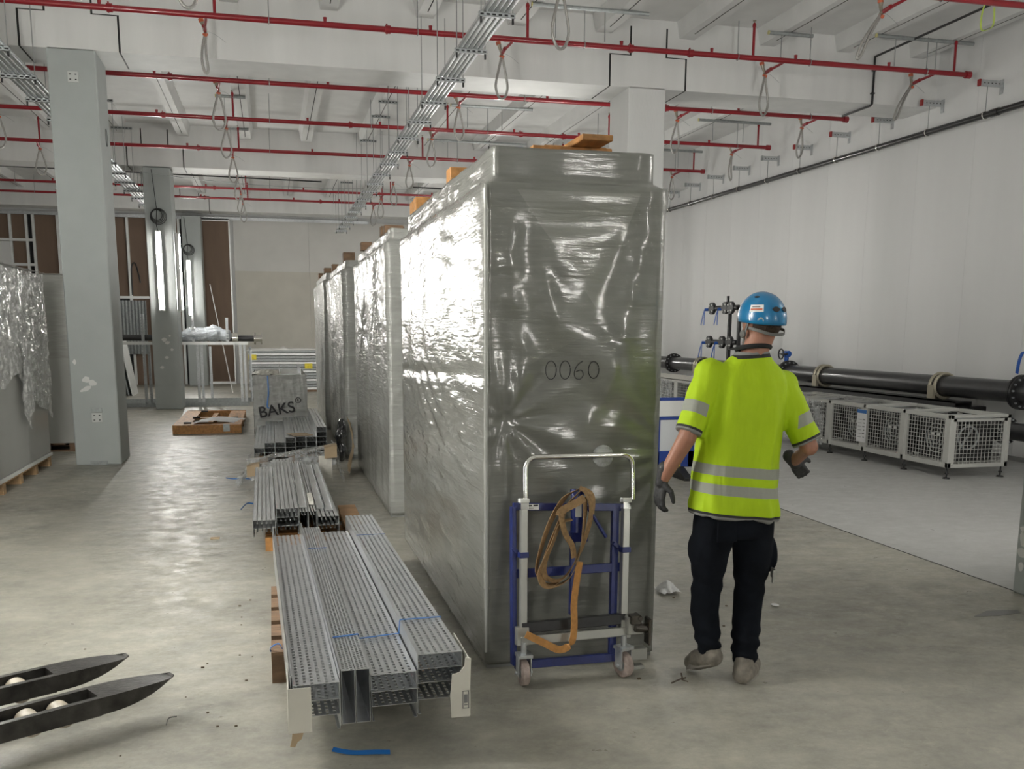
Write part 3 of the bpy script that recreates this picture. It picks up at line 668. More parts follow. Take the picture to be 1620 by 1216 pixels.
cabD = wrapped('wrapped_cabinet', 'film-wrapped cabinet farthest back in the row by the white wall', .84, 1.78, 16.0, 19.4, 2.42, 2.55, 23, M_film2, .02, .06, GC)
for cb, (xa, xb, ya_, yb_) in ((cabA, (.975, 1.84, 4.39, 7.34)), (cabB, (.98, 1.84, 8.34, 11.59)), (cabC, (.89, 1.79, 12.31, 15.59)), (cabD, (.85, 1.77, 16.01, 19.39))):
    box(xa, xb, ya_, yb_, 0, .085).build('plinth', mat('grey_plinth', (.30, .305, .29), .45), cb)
m = MB()
m.box(.962, .972, 4.368, 4.380, .09, 2.30).build('corner_guard', mat('pale_corner_guard', (.50, .51, .48), .4, coat=.5), cabA)
# handwritten digits on the front of the nearest cabinet
m = MB()
Yd = 4.346
def stroke(pts): m.tube(smooth_path([(x, Yd, z) for x, z in pts], 5), .0022, 6)
def oval(cx, cz, rx, rz): m.tube([(cx+rx*math.cos(a), Yd, cz+rz*math.sin(a)) for a in np.linspace(.3, 2*PI+.2, 24)], .0022, 6)
oval(1.275, 1.463, .026, .043); oval(1.345, 1.463, .026, .043)
stroke([(1.432, 1.505), (1.405, 1.485), (1.39, 1.45), (1.398, 1.425), (1.42, 1.42), (1.435, 1.44), (1.425, 1.462), (1.40, 1.455)])
oval(1.487, 1.463, .026, .04)
m.build('handwritten_number', M_dark, cabA, label='handwritten 0060 in thin black marker')
MB().sphere((1.548, 4.362, 1.045), (.055, .012, .055), 20, 10).build('sticker', M_clear, cabA, label='round clear film patch')
box(1.10, 1.16, 4.45, 4.53, 2.476, 2.481).build('blue_mark', M_strap, cabA)
# timber on top of the cabinets
def timber(nm, lab, bxs, m=M_wood):
    t = thing(nm, lab, 'timber', (bxs[0][0], bxs[0][2], bxs[0][4]), 'timber on top of the cabinets')
    for q in bxs: box(*q).build('board', m, t, bevel=.004)
timber('timber_stack', 'orange timber boards stacked on the front right top of the big cabinet', [(1.22, 1.70, 4.62, 4.76, 2.476, 2.51), (1.30, 1.72, 4.80, 4.92, 2.476, 2.56), (1.40, 1.74, 4.94, 5.06, 2.476, 2.59), (1.5, 1.66, 4.62, 4.98, 2.561, 2.59)])
timber('timber_block', 'orange timber block on the big cabinet, halfway along its left edge', [(1.02, 1.30, 5.55, 5.68, 2.476, 2.56)])
timber('timber_block', 'orange timber block on the big cabinet at its far left corner', [(1.02, 1.20, 6.9, 7.02, 2.476, 2.57), (1.02, 1.1, 7.06, 7.2, 2.476, 2.56)])
timber('timber_block', 'brown timber block on top of the second cabinet, near side', [(1.03, 1.25, 9.2, 9.32, 2.51, 2.60), (1.03, 1.2, 8.9, 9.05, 2.51, 2.58)], M_woodd)
timber('timber_block', 'brown timber block on top of the second cabinet, far side', [(1.0, 1.12, 10.9, 11.05, 2.51, 2.60)], M_woodd)
timber('timber_block', 'brown timber block on top of the third cabinet, near side', [(.95, 1.10, 12.9, 13.1, 2.51, 2.64)], M_woodd)
timber('timber_block', 'brown timber block on top of the third cabinet, far side', [(.93, 1.03, 15.0, 15.2, 2.51, 2.62)], M_woodd)
timber('timber_block', 'brown timber block on top of the farthest cabinet, near side', [(.90, 1.08, 16.6, 16.9, 2.56, 2.66)], M_woodd)
timber('timber_block', 'brown timber block on top of the farthest cabinet, far side', [(.90, 1.05, 18.6, 18.9, 2.56, 2.68)], M_woodd)

# crumpled film helper: a sheet given by a function, heavily creased
def crumple(f, nu, nv, amp, seed, mat_, name, parent=None, sc=3.):
    pts = np.array([f(i/nu, j/nv) for j in range(nv+1) for i in range(nu+1)], float)
    d1 = snoise(pts*sc, seed, 7); d2 = np.abs(snoise(pts*sc*2.7, seed+1, 7)); d3 = snoise(pts*sc*2, seed+2, 5)
    pts[:, 0] += amp*(d1+.8*d2); pts[:, 1] += amp*(d3-.6*d2); pts[:, 2] += amp*.6*snoise(pts*sc*1.4, seed+4, 5)
    fs = [(j*(nu+1)+i, j*(nu+1)+i+1, (j+1)*(nu+1)+i+1, (j+1)*(nu+1)+i) for j in range(nv) for i in range(nu)]
    mm = MB(); mm.add(pts.tolist(), fs); return mm.build(name, mat_, parent, smooth='all')
# ---- wrapped panels at the left edge
M_panel = mat('pale_grey_cabinet', (.36, .36, .335), .38, var=.03, scale=3, coat=.3)
M_drape = film_mat('milky_loose_film', (.74, .74, .72), .16, .9, alpha=.85, scale=1.7)
t = thing('tall_cabinet', 'tall grey cabinet on a pallet at the left edge under loose shiny film', 'cabinet', (-3.1, 10.8, 0))
box(-3.6, -2.66, 9.0, 12.52, .16, 2.24).build('body', M_panel, t, bevel=.01)
box(-3.62, -2.645, 8.98, 12.54, .125, .158).build('base_rail', M_white, t, label='pale strip along the base')
crumple(lambda u, v: (-2.63+.01*v, 12.6-3.2*u, 2.27-(1.25+.32*math.sin(u*5+1.2)+.3*max(0, math.sin(u*7.5+2.6)))*v), 120, 60, .03, 31, M_drape, 'loose_film', t, 4)
crumple(lambda u, v: (-2.6-.9*v, 12.56-3.3*u, 2.29+.02*math.sin(v*8)), 80, 24, .025, 37, M_drape, 'loose_film', t, 4)
crumple(lambda u, v: (-2.62-.9*u, 12.57+.02*v, 2.27-1.2*v), 30, 40, .02, 41, M_drape, 'loose_film', t, 4)
crumple(lambda u, v: (-2.6, 11.75-.5*u-.12*v, 1.5-(.95-.6*abs(u-.5))*v), 24, 50, .03, 43, M_drape, 'loose_film', t, 4)
def pallet(lab, x0, x1, y0, y1, z0, h, m, along='x', nb=5, grp='wooden pallets', nm='pallet'):
    t = thing(nm, lab, 'pallet', ((x0+x1)/2, (y0+y1)/2, z0), grp)
    th = .022
    if along == 'x':      # top boards run along x, one after the other along y
        n = nb; w_ = (y1-y0)/(n*1.35-.35)
        for k in range(n): ya2 = y0+k*w_*1.35; box(x0, x1, ya2, ya2+w_, z0+h-th, z0+h).build('board', m, t)
        for xa in (x0, (x0+x1)/2-.05, x1-.1):
            box(xa, xa+.1, y0, y1, z0, z0+th).build('board', m, t)
            for ya2 in (y0, (y0+y1)/2-.07, y1-.14): box(xa, xa+.1, ya2, ya2+.14, z0+th, z0+h-th).build('block', m, t)
    else:
        n = nb; w_ = (x1-x0)/(n*1.35-.35)
        for k in range(n): xa = x0+k*w_*1.35; box(xa, xa+w_, y0, y1, z0+h-th, z0+h).build('board', m, t)
        for ya2 in np.linspace(y0, y1-.1, max(3, int((y1-y0)/.6)+1)):
            box(x0, x1, ya2, ya2+.1, z0, z0+th).build('board', m, t)
            for xa in (x0, (x0+x1)/2-.07, x1-.14): box(xa, xa+.14, ya2, ya2+.1, z0+th, z0+h-th).build('block', m, t)
    return t
pallet('wooden pallet under the grey cabinet at the left edge', -3.5, -2.66, 8.95, 12.5, 0, .124, M_woodp, 'y', 5)
t = wrapped('tall_cabinet', 'film-wrapped grey panel unit just behind the near white column', -3.5, -2.55, 13.9, 16.4, 2.18, 2.24, 51, M_pouch, .008, .06, None, ins=.01)
for ch in t.children: ch.location.z += .115
box(-3.5, -2.552, 13.888, 13.896, .115, 1.25).build('side_panel', M_panel, t)
pallet('wooden pallet under the wrapped unit behind the near column', -3.5, -2.57, 13.88, 16.4, 0, .115, M_woodd, 'y', 5)

# ================================================================ BUNDLES OF PERFORATED CABLE TRAY
def tray_mesh(w_, h, ln, m, th=.0018, lip=.012):
    if h > .1: lip = w_/2-.0005
    """inverted tray, origin at the middle of the near bottom edge, runs along +y"""
    k = MB(); rows_n, row_w, pitch, slot, hw_ = m[1:]; m = m[0]
    x = -rows_n*row_w/2; k.box(-w_/2, x+(row_w-hw_)/2, 0, ln, h-th, h)
    for r in range(rows_n):           # every slot is a real opening between two bridges
        c0 = x+r*row_w+(row_w-hw_)/2; y_ = pitch*.5*(r % 2); k.box(c0, c0+hw_, 0, y_+.004, h-th, h)
        while y_+pitch < ln: k.box(c0, c0+hw_, y_+slot, y_+pitch, h-th, h); y_ += pitch
        k.box(c0+hw_, (c0+hw_+row_w-hw_) if r < rows_n-1 else w_/2, 0, ln, h-th, h)
    for s in (-1, 1):
        a, c_ = sorted((s*w_/2, s*(w_/2-th))); k.box(a, c_, 0, ln, 0, h-th)
        a, c_ = sorted((s*w_/2, s*(w_/2-lip))); k.box(a, c_, 0, ln, 0, th)
    n = max(3, int(w_/.032))
    return k.mesh('cable_tray', m)
M_sheet = mat('bright_galvanised_sheet', (.63, .65, .67), .30, metal=.9, var=.08, scale=14)
M_p5 = (M_sheet, 6, .027, .034, .021, .0105)
M_p3 = (M_sheet, 3, .0145, .021, .012, .009)
def ribbed_mesh(w_, h, ln, n=4, th=.002):
    """flat-sided profile with shallow grooves along the top, as the farther bundles show"""
    k = MB(); g = w_/n
    for i in range(n):
        k.box(-w_/2+i*g+.004, -w_/2+(i+1)*g-.004, 0, ln, h-th, h)
        k.box(-w_/2+i*g-.005*(i > 0), -w_/2+i*g+.005, 0, ln, h-th-.024, h-th-.022)
    for s in (-1, 1):
        a, c_ = sorted((s*w_/2, s*(w_/2-th))); k.box(a, c_, 0, ln, 0, h-.0001)
        a, c_ = sorted((s*w_/2, s*(w_/2-.01))); k.box(a, c_, 0, ln, 0, th)
    return k.mesh('cable_tray', m_rib)
m_rib = mat('worn_galvanised', (.66, .68, .69), .33, metal=.85, var=.1, scale=5, stretch=(4, .6, 4))
def stackset(origin, rz, groups, maker, grp, bname):
    c_, s_ = math.cos(rz), math.sin(rz)
    for gi, (x, w_, h, n, ln, dy, nm, vert) in enumerate(groups):
        me = maker(w_, h, ln, vert)
        for k in range(n):
            o = bpy.data.objects.new('cable_tray', me); C.objects.link(o)
            j = random.uniform(-.002, .002)
            lx, ly = x+w_/2, dy+(random.uniform(-.012, .012) if not vert else 0)
            o.location = (origin[0]+c_*lx-s_*ly, origin[1]+s_*lx+c_*ly, origin[2]+k*(h+.0015)); o.rotation_euler.z = rz
            lv = 'single' if n == 1 else ('top' if k == n-1 else ('bottom' if k == 0 else ['', 'second', 'third', 'fourth', 'fifth'][k] + (' from bottom')))
            tag(o, ('%s %s, %s layer, %s' % ('upright' if vert else 'galvanised', 'cable tray', lv, nm)) if n > 1 else 'upright narrow cable tray %s' % nm if vert else 'galvanised cable tray %s' % nm, 'cable tray', grp)
near_mk = lambda w_, h, ln, vert: tray_mesh(w_, h, ln, M_p3 if vert else M_p5)
O1 = (.028, 3.50, .155); RZ = .022
stackset(O1, RZ, [(.0, .172, .0605, 3, 2.70, -.03, 'left stack of the nearest bundle', 0), (.182, .052, .215, 1, 2.74, .0, 'standing in the nearest bundle, left one', 1), (.237, .054, .215, 1, 2.74, .0, 'standing in the nearest bundle, right one', 1),
                  (.295, .178, .0605, 3, 2.70, .0, 'middle stack of the nearest bundle', 0), (.480, .178, .0605, 4, 2.90, .03, 'right stack of the nearest bundle', 0)], near_mk, 'cable trays of the nearest bundle', 'near')
# cardboard guards, straps and pallet of the nearest bundle
t = thing('cardboard_guard', 'off-white cardboard sleeve on the front left corner of the nearest bundle', 'cardboard', (O1[0], O1[1]-.05, O1[2]))
MB().box(.012, .095, 3.452, 3.456, .158, .333).build('front_flap', M_cardw, t)
MB().prism([(.008, .158), (.011, .158), (.013, .333), (.010, .333)], 'y', 3.452, 3.75).build('side_flap', M_cardw, t)
MB().prism([(.022, .158), (.062, .158), (.055, .135), (.04, .125), (.03, .105), (.012, .108), (.018, .13)], 'y', 3.448, 3.456).build('torn_corner', M_card, t, label='torn brown corner')
t = thing('cardboard_guard', 'off-white cardboard board on the front right corner of the nearest bundle', 'cardboard', (.7, 3.49, .16))
MB().prism([(.628, .158), (.700, .158), (.706, .395), (.685, .398), (.68, .365), (.66, .34), (.632, .335), (.624, .25)], 'y', 3.462, 3.467).build('front_flap', M_cardw, t)
MB().box(.700, .704, 3.467, 3.80, .158, .39).build('side_flap', M_cardw, t)
m = MB()
for a, b_, c_, d0 in ((.672, .698, .192, .195), (.672, .698, .262, .265), (.672, .675, .192, .265), (.695, .698, .192, .265), (.678, .692, .205, .208), (.678, .692, .215, .25)): m.box(a, b_, 3.4605, 3.462, c_, d0)
m.build('printed_mark', mat('print_grey', (.2, .2, .2), .7), t)
def strapline(lab, pts, w_=.012):
    o = MB().ribbon(pts, (0, 1, 0), w_, .0015).build('plastic_strap', M_strap); tag(o, lab, 'strap', 'blue plastic straps')
ZT = .155
def on(lx, ly, z):
    return (O1[0]+math.cos(RZ)*lx-math.sin(RZ)*ly, O1[1]+math.sin(RZ)*lx+math.cos(RZ)*ly, z)
strapline('blue plastic strap across the middle and right stacks of the nearest bundle', [on(.181, .40, ZT+.219), on(.293, .42, ZT+.219), on(.296, .44, ZT+.2), on(.30, .44, ZT+.192), on(.474, .47, ZT+.192), on(.477, .47, ZT+.245), on(.48, .47, ZT+.2525), on(.66, .47, ZT+.2525), on(.662, .47, ZT+.16)])
strapline('blue plastic strap over the far end of the nearest bundle, left part', [on(.183, 2.1, ZT+.219), on(.29, 2.1, ZT+.219)], .01)
strapline('blue plastic strap over the far end of the nearest bundle, right part', [on(.482, 2.25, ZT+.2525), on(.657, 2.25, ZT+.2525)], .008)
tag(MB().ribbon(smooth_path([(.175, 3.60, .014), (.25, 3.57, .006), (.34, 3.545, .010), (.395, 3.54, .006)], 5), (.1, 1, .4), .022, .002).build('plastic_strap', M_strap), 'loose blue plastic strap on the floor in front of the nearest bundle', 'strap')
tag(MB().ribbon(smooth_path([(-.03, 4.5, .10), (-.06, 4.45, .16), (-.02, 4.4, .2), (.0, 4.5, .13)], 6), (0, 1, 0), .012, .002).build('plastic_strap', M_strap), 'blue strap loop sticking out left of the nearest bundle', 'strap')
pallet('weathered pallet under the nearest bundle of cable tray', -.055, .74, 4.42, 5.62, 0, .152, M_woodd, 'x', 5)
for nm_, lx, zt_ in (('left edge', -.006, .215), ('left of the upright trays', .176, .226)):
    mm_ = MB().box(-.0012, .0012, 0, 2.85, 0, zt_).box(-.0012, .006, 0, 2.85, zt_-.002, zt_)
    o = mm_.build('side_rail', M_sheet); o.location = on(lx, -.01, ZT); o.rotation_euler.z = RZ; tag(o, 'thin galvanised side rail standing at the %s in the nearest bundle' % nm_, 'rail', 'side rails of the nearest bundle')
# middle bundle
rib_mk = lambda w_, h, ln, vert: ribbed_mesh(w_, h, ln, 3 if vert else 5)
O2 = (-.185, 7.17, .125)
stackset(O2, .008, [(.0, .165, .062, 2, 2.85, 0, 'left stack of the middle bundle', 0), (.172, .165, .066, 3, 2.85, .03, 'second stack of the middle bundle', 0), (.342, .062, .17, 1, 2.85, .03, 'standing in the middle bundle, left one', 1), (.407, .062, .17, 1, 2.85, .03, 'standing in the middle bundle, right one', 1),
                     (.474, .16, .064, 2, 2.9, .02, 'right stack of the middle bundle', 0)], rib_mk, 'cable trays of the middle bundle', 'middle')
me = MB()
for s in (-1, 1): me.box(s*.028-.002, s*.028+.002, 0, 2.5, 0, .03)
me.box(-.028, .028, 0, 2.5, 0, .002); chm = me.mesh('channel', m_rib)
for k, (x, y, z) in enumerate(((.185, 7.35, .298), (.32, 7.5, .257), (.39, 7.42, .257))):
    o = bpy.data.objects.new('open_channel', chm); C.objects.link(o); o.location = (x, y, z)
    tag(o, 'narrow open steel channel on the middle bundle, %s' % ['over the upright trays', 'second from the right', 'rightmost'][k], 'channel', 'open channels on the middle bundle')
tag(box(.235, .275, 7.45, 7.85, .298, .33).build('foam_strip', M_foam, bevel=.004), 'pale speckled foam strip lying on the middle bundle', 'foam')
pallet('brown pallet under the middle bundle, sticking out to the right', -.10, .66, 7.5, 8.35, 0, .124, mat('warm_pallet_wood', (.33, .19, .09), .65, var=.25, scale=7), 'y', 4)
pallet('brown pallet under the front end of the middle bundle at the left', -.10, .35, 7.22, 7.48, 0, .1, M_wood, 'x', 2)
# far bundle
O3 = (-.255, 11.9, .10)
far_mk = lambda w_, h, ln, vert: ribbed_mesh(w_, h, ln, 3)
W3 = .122
names3 = ['first column at the left', 'second column', 'third column', 'fourth column', 'fifth column', 'sixth column', 'rightmost column']
stackset(O3, 0, [(k*(W3+.003), W3, .06, n, 2.8, random.uniform(-.05, .05), names3[k]+' of the far bundle', 0) for k, n in enumerate((2, 3, 3, 4, 4, 4, 6))], far_mk, 'cable trays of the far bundle', 'far')
pallet('pallet hidden under the far bundle of cable trays', -.2, .6, 12.1, 13.6, 0, .098, M_woodd, 'x', 5)
t = tag(box(.18, .42, 11.95, 12.25, .353, .358, Matrix.Translation((.3, 12.1, 0)) @ Matrix.Rotation(.3, 4, 'Z') @ Matrix.Translation((-.3, -12.1, 0))).build('cardboard_sheet', M_card), 'small brown cardboard sheet lying on the far bundle', 'cardboard')
# film strip and guards between the middle and far bundles
t = thing('film_cover', 'loose clear film with brown cardboard corners draped over the front of the far bundle', 'plastic film', (.1, 10.3, .2))
crumple(lambda u, v: (-.30+.92*u, 10.25+.05*math.sin(u*6)+.5*v, .245+.16*u+.03*math.sin(v*5)), 60, 24, .02, 61, M_clear, 'film', t, 5)
crumple(lambda u, v: (-.30+.92*u, 10.24-.02*v, .24+.16*u-.17*v), 60, 14, .014, 63, M_clear, 'film', t, 6)
crumple(lambda u, v: (.62+.08*v, 10.2+.7*u, .42-.40*v), 30, 20, .03, 65, M_clear, 'film', t, 5)
crumple(lambda u, v: (-.42+.14*v, 10.2+.6*u, .02+.25*v*v+.03*math.sin(u*9)), 30, 20, .03, 67, M_clear, 'film', t, 5)
for x0_, x1_, z0_, z1_ in ((-.30, -.17, .13, .26), (.50, .63, .30, .44)):
    MB().prism([(x0_, z0_), (x1_, z0_+.01), (x1_, z1_), (x0_, z1_-.02)], 'y', 10.16, 10.17).prism([(x0_, z1_-.025), (x1_, z1_), (x1_, z1_+.006), (x0_, z1_-.018)], 'y', 10.16, 10.32).build('cardboard_corner', M_card, t)
box(.44, .58, 10.20, 10.24, .06, .32).build('foam_board', M_foam, t)
tag(crumple(lambda u, v: (.80+.06*math.sin(v*3)+.02*u, 10.9+.5*u, .02+.62*v), 12, 24, .02, 69, M_card, 'cardboard_sheet'), 'bent brown cardboard sheet leaning on the second cabinet', 'cardboard')
mbk = MB().sphere((.80, 12.05, .14), (.07, .14, .14)).sphere((.82, 12.1, .42), (.06, .13, .13)).sphere((.78, 12.0, .33), (.05, .1, .1))
o = fuse('black_bag', mbk, .02, mat('black_bag_plastic', (.012, .012, .013), .25, coat=.5), None, 2, lambda q: .014*snoise(q*7, 5)); tag(o, 'crumpled black plastic bag between the far bundle and the third cabinet', 'bag')
# wrapped pack with printed film, at the end of the far bundle
t = thing('wrapped_pack', 'film-wrapped pack with bold black lettering behind the far bundle', 'pack', (.1, 15.5, 0))
m = MB(); nn_ = 40
crumple(lambda u, v: (-.30+.80*u, 15.0, .96*v), 60, 60, .008, 71, M_film2, 'film_front', t, 5)
box(-.295, .495, 15.015, 17.4, .1, .95).build('body', mat('pack_grey', (.34, .335, .31), .5, var=.1, scale=4), t)
crumple(lambda u, v: (-.305, 15.0+2.4*u, .96*v), 60, 30, .008, 73, M_film2, 'film_side', t, 5)
box(-.28, .48, 15.01, 17.3, 0, .1).build('pallet_base', M_woodd, t)
crumple(lambda u, v: (-.31+.42*u, 15.0+1.0*v, .965+.05*math.sin(u*3)*math.sin(v*3)), 40, 40, .03, 75, M_foam, 'foam_wrap', t, 6)
me = text_mb('BAKS', .235, .004); me.materials.append(M_dark); me.transform(Matrix.Translation((.05, 14.93, .36)) @ Matrix.Rotation(-.16, 4, 'Y') @ Matrix.Rotation(PI/2, 4, 'X'))
bk = link('lettering', me, t)
me = text_mb('R', .05, .004); me.materials.append(M_dark); me.transform(Matrix.Translation((.36, 14.93, .56)) @ Matrix.Rotation(PI/2, 4, 'X')); link('lettering', me, t)
MB().tube([(.36+.04*math.cos(a), 14.93, .577+.04*math.sin(a)) for a in np.linspace(0, 2*PI, 18)], .005, 5).build('lettering', M_dark, t)
MB().ribbon(smooth_path([(-.08, 14.97, .95), (-.075, 14.95, .7), (-.10, 14.95, .5), (-.07, 14.95, .46)], 5), (1, 0, 0), .02, .002).build('blue_strap', M_strap, t)
t = tag(MB().prism([(.10, .96), (.42, .96), (.42, 1.06), (.412, 1.06), (.412, .968), (.108, .968), (.108, 1.06), (.10, 1.06)], 'y', 15.05, 16.9).build('cable_tray', m_rib), 'open galvanised tray lying face up on the lettered pack', 'cable tray')
# slatted white stack by the back wall with yellow labels
t = thing('panel_stack', 'stack of white ribbed panels with yellow labels in front of the back wall', 'panels', (.2, 26.5, 0))
for k in range(14): box(-.60, 1.2, 26.0, 28.0, .06+k*.075, .06+k*.075+.058).build('panel', M_galvd if k % 3 else M_bright, t)
MB().prism([(-.64, 1.10), (.2, 1.12), (.32, 1.16), (.45, 1.12), (1.22, 1.12), (1.22, 1.10), (-.64, 1.08)], 'y', 25.97, 28.0).build('cover_sheet', M_white, t)
box(-.60, 1.2, 26.02, 27.98, 0, .06).build('pallet_base', M_woodd, t)
for x, z in ((-.50, .92), (.93, .68)): box(x-.1, x+.1, 25.985, 25.995, z-.07, z+.07).build('label', M_yellow, t)
# ================================================================ PALLET JACK
t = thing('pallet_jack', 'black pallet jack with two worn forks, bottom left', 'pallet jack', (-1.6, 3.9, 0))
def fork(p0, tip, w_, z, h):
    p0 = Vector(p0); tip = Vector(tip); d = (tip-p0).normalized(); nrm = Vector((-d.y, d.x, 0)); Ln = (tip-p0).length
    T = Matrix(((d.x, nrm.x, 0, p0.x), (d.y, nrm.y, 0, p0.y), (0, 0, 1, z), (0, 0, 0, 1)))
    wins0, wins1 = Ln-.72, Ln-.34
    m = MB()
    # tapered nose
    def hw(s): return w_/2*(1 if s < Ln-.30 else math.sqrt(max(.05, 1-((s-(Ln-.30))/.31)**2.0)))
    S = [wins1]+list(np.linspace(Ln-.30, Ln, 9))
    top = [T @ Vector((s, hw(s), h-.012*max(0, (s-Ln+.3)/.3)**2)) for s in S]; top2 = [T @ Vector((s, -hw(s), h-.012*max(0, (s-Ln+.3)/.3)**2)) for s in S]
    bot = [T @ Vector((s, hw(s)*.9, .0+.07*max(0, (s-Ln+.3)/.3)**2)) for s in S]; bot2 = [T @ Vector((s, -hw(s)*.9, .07*max(0, (s-Ln+.3)/.3)**2)) for s in S]
    m.rings([[a, b_, c_, e] for a, b_, c_, e in zip(top, top2, bot2, bot)])
    # body with open window: plate behind, rails beside
    m.box(0, wins0, -w_/2, w_/2, h-.012, h, 0, T)
    for s in (-1, 1):
        a, c_ = sorted((s*w_/2, s*(w_/2-.028))); m.box(0, wins1, a, c_, 0, h, 0, T)
    f = m.build('fork', mat('worn_black_steel', (.045, .042, .038), .38, metal=.4, var=.5, scale=14, bump=.2, bscale=60), t)
    for q in (wins0+.13, wins0+.25):
        c_ = T @ Vector((q, 0, h-.055)); a = T @ Vector((q, -w_/2+.04, h-.055)); b_ = T @ Vector((q, w_/2-.04, h-.055))
        MB().cyl(a, b_, .046, 24).build('roller', mat('pale_roller', (.42, .37, .29), .5, var=.15, scale=25), f, smooth=True, label='pale load roller')
    a = T @ Vector((wins0+.30, -w_/2+.03, h-.06)); b_ = T @ Vector((wins0+.30, w_/2-.03, h-.06))
    m2 = MB(); m2.box(wins0+.02, wins0+.34, -.025, .025, h-.075, h-.05, 0, T); m2.box(wins0+.29, wins0+.36, -w_/2+.03, w_/2-.03, h-.055, h-.045, 0, T)
    m2.build('linkage', M_galvd, f)
    ax = T @ Vector((wins1+.06, 0, -.028))
    return f
fork((-1.75, 3.42, 0), (-.475, 4.19, 0), .165, .10, .075)
fork((-1.97, 3.77, 0), (-.70, 4.50, 0), .165, .10, .075)
m = MB(); m.box(-2.15, -1.75, 3.2, 3.95, .06, .30); m.build('chassis', M_blackm, t)

# ================================================================ FLOOR PALLET WITH PAPER, BACK LEFT
t = thing('timber_pallet', 'low orange timber frame with white paper on it, on the floor behind the near column', 'pallet', (-1.05, 16.8, 0))
X0, X1, Y0, Y1 = -1.57, -.52, 15.82, 18.7
for q in ((X0, X1, Y0, Y0+.06, 0, .14), (X0, X0+.26, Y0+.06, Y1, .115, .14), (X1-.26, X1, Y0+.06, Y1, .115, .14), (X0+.26, X1-.26, Y0+.1, Y0+.5, .115, .139), (X0+.26, X1-.26, 17.2, 17.36, .10, .13), (X0, X1, Y1-.12, Y1, .0, .14),
          (X0, X0+.08, Y0+.06, Y1, 0, .115), (X1-.08, X1, Y0+.06, Y1, .06, .115), ((X0+X1)/2-.04, (X0+X1)/2+.04, Y0+.06, Y1-.12, .0, .10)): box(*q).build('board', M_wood, t)
for y in (16.0, 16.9, 17.8): box(X1-.1, X1, y, y+.15, 0, .06).build('block', M_woodd, t)
m = MB()
for x, y in ((-1.42, 16.05), (-1.35, 17.0), (-1.3, 18.3), (-.72, 16.9)): m.box(x, x+.12, y, y+.05, .14, .165)
m.build('bracket', M_dark, t); box(-.80, -.70, 15.80, 15.82, .03, .15).build('hinge_plate', M_galvd, t)
o = crumple(lambda u, v: (-1.28+.70*u+.1*v, 15.95+.75*v+.2*u, .155+.03*math.sin(u*4)), 24, 16, .008, 81, M_paper, 'paper_sheet'); tag(o, 'white paper sheet lying on the orange timber frame', 'paper')

# ================================================================ SLOTTED PIPE SUPPORT AT THE BACK
t = thing('support_frame', 'galvanised slotted-channel frame carrying a dark pipe, around the second column', 'frame', (-1.7, 21.9, 0))
def post(x, y, z0, z1, name='post', w_=.05):
    m = MB(); m.box(x-w_/2, x+w_/2, y+w_/2-.004, y+w_/2, z0, z1)
    for s in (-1, 1): m.box(x+s*w_/2-.003, x+s*w_/2+.003, y-w_/2, y+w_/2, z0, z1)
    n = int((z1-z0)/.06)
    for k in range(n): m.box(x-w_/2, x+w_/2, y-w_/2, y-w_/2+.004, z0+k*.06, z0+k*.06+.028)
    m.build(name, M_galv, t)
for x, y, z0, z1 in ((-2.63, 21.6, 0, 1.95), (-2.55, 21.8, 0, 1.33), (-2.35, 22.7, 0, 1.33), (-1.55, 21.6, 0, 1.33), (-1.62, 21.6, 1.33, 1.92), (-1.48, 21.8, 0, 1.33), (-1.36, 22.8, 0, 1.25), (-.92, 21.6, 1.33, 1.88), (-.66, 21.6, 0, 1.33), (-.58, 21.8, 0, 1.33), (-.48, 22.6, 0, 1.25)): post(x, y, z0, z1)
for y in (21.55, 21.95): box(-4.2, -.50, y-.05, y+.02, 1.31, 1.37).build('crossbeam', M_bright, t)
for y in (21.58, 22.8): MB().box(-4.2, -.50, y-.08, y+.06, 0, .05).box(-4.2, -.5, y-.07, y-.06, .05, .09).build('base_channel', M_galvd, t)
t = thing('dark_pipe', 'dark pipe with wrapped flange end resting on the slotted frame', 'pipe', (-1.7, 21.75, 1.46))
MB().tube([(-4.2, 21.75, 1.465), (-.36, 21.75, 1.44)], .065, 18).build('pipe_run', M_dpipe, t, smooth=True)
m = MB().tube([(-.37, 21.75, 1.44), (-.33, 21.75, 1.44)], .13, 20).tube([(-.22, 21.75, 1.44), (-.20, 21.75, 1.44)], .13, 20).tube([(-.33, 21.75, 1.44), (-.22, 21.75, 1.44)], .07, 16); m.build('flange', M_chrome, t, smooth=True)
MB().tube([(-.83, 21.75, 1.455), (-.70, 21.75, 1.455)], .1, 18).build('flange', M_chrome, t, smooth=True)
mbk = MB().sphere((-1.55, 21.72, 1.52), (.35, .16, .15)).sphere((-1.2, 21.72, 1.54), (.22, .15, .17)).sphere((-.98, 21.72, 1.50), (.16, .14, .13)).sphere((-1.75, 21.7, 1.46), (.2, .14, .12))
o = fuse('wrapped_fitting', mbk, .03, film_mat('shiny_blue_film', (.50, .54, .58), .1, 1.2, scale=3), None, 1, lambda q: .035*np.abs(snoise(q*4, 9))+.02*snoise(q*9, 12)); tag(o, 'pipe fittings wrapped in shiny crumpled film on the slotted frame', 'pipe fitting')
t = tag(MB().tube([(-1.45, 25.5, 2.75), (-1.02, 25.7, 0.02)], .012, 6).build('thin_rod', M_white), 'thin pale rod leaning before the brown board at the back', 'rod')
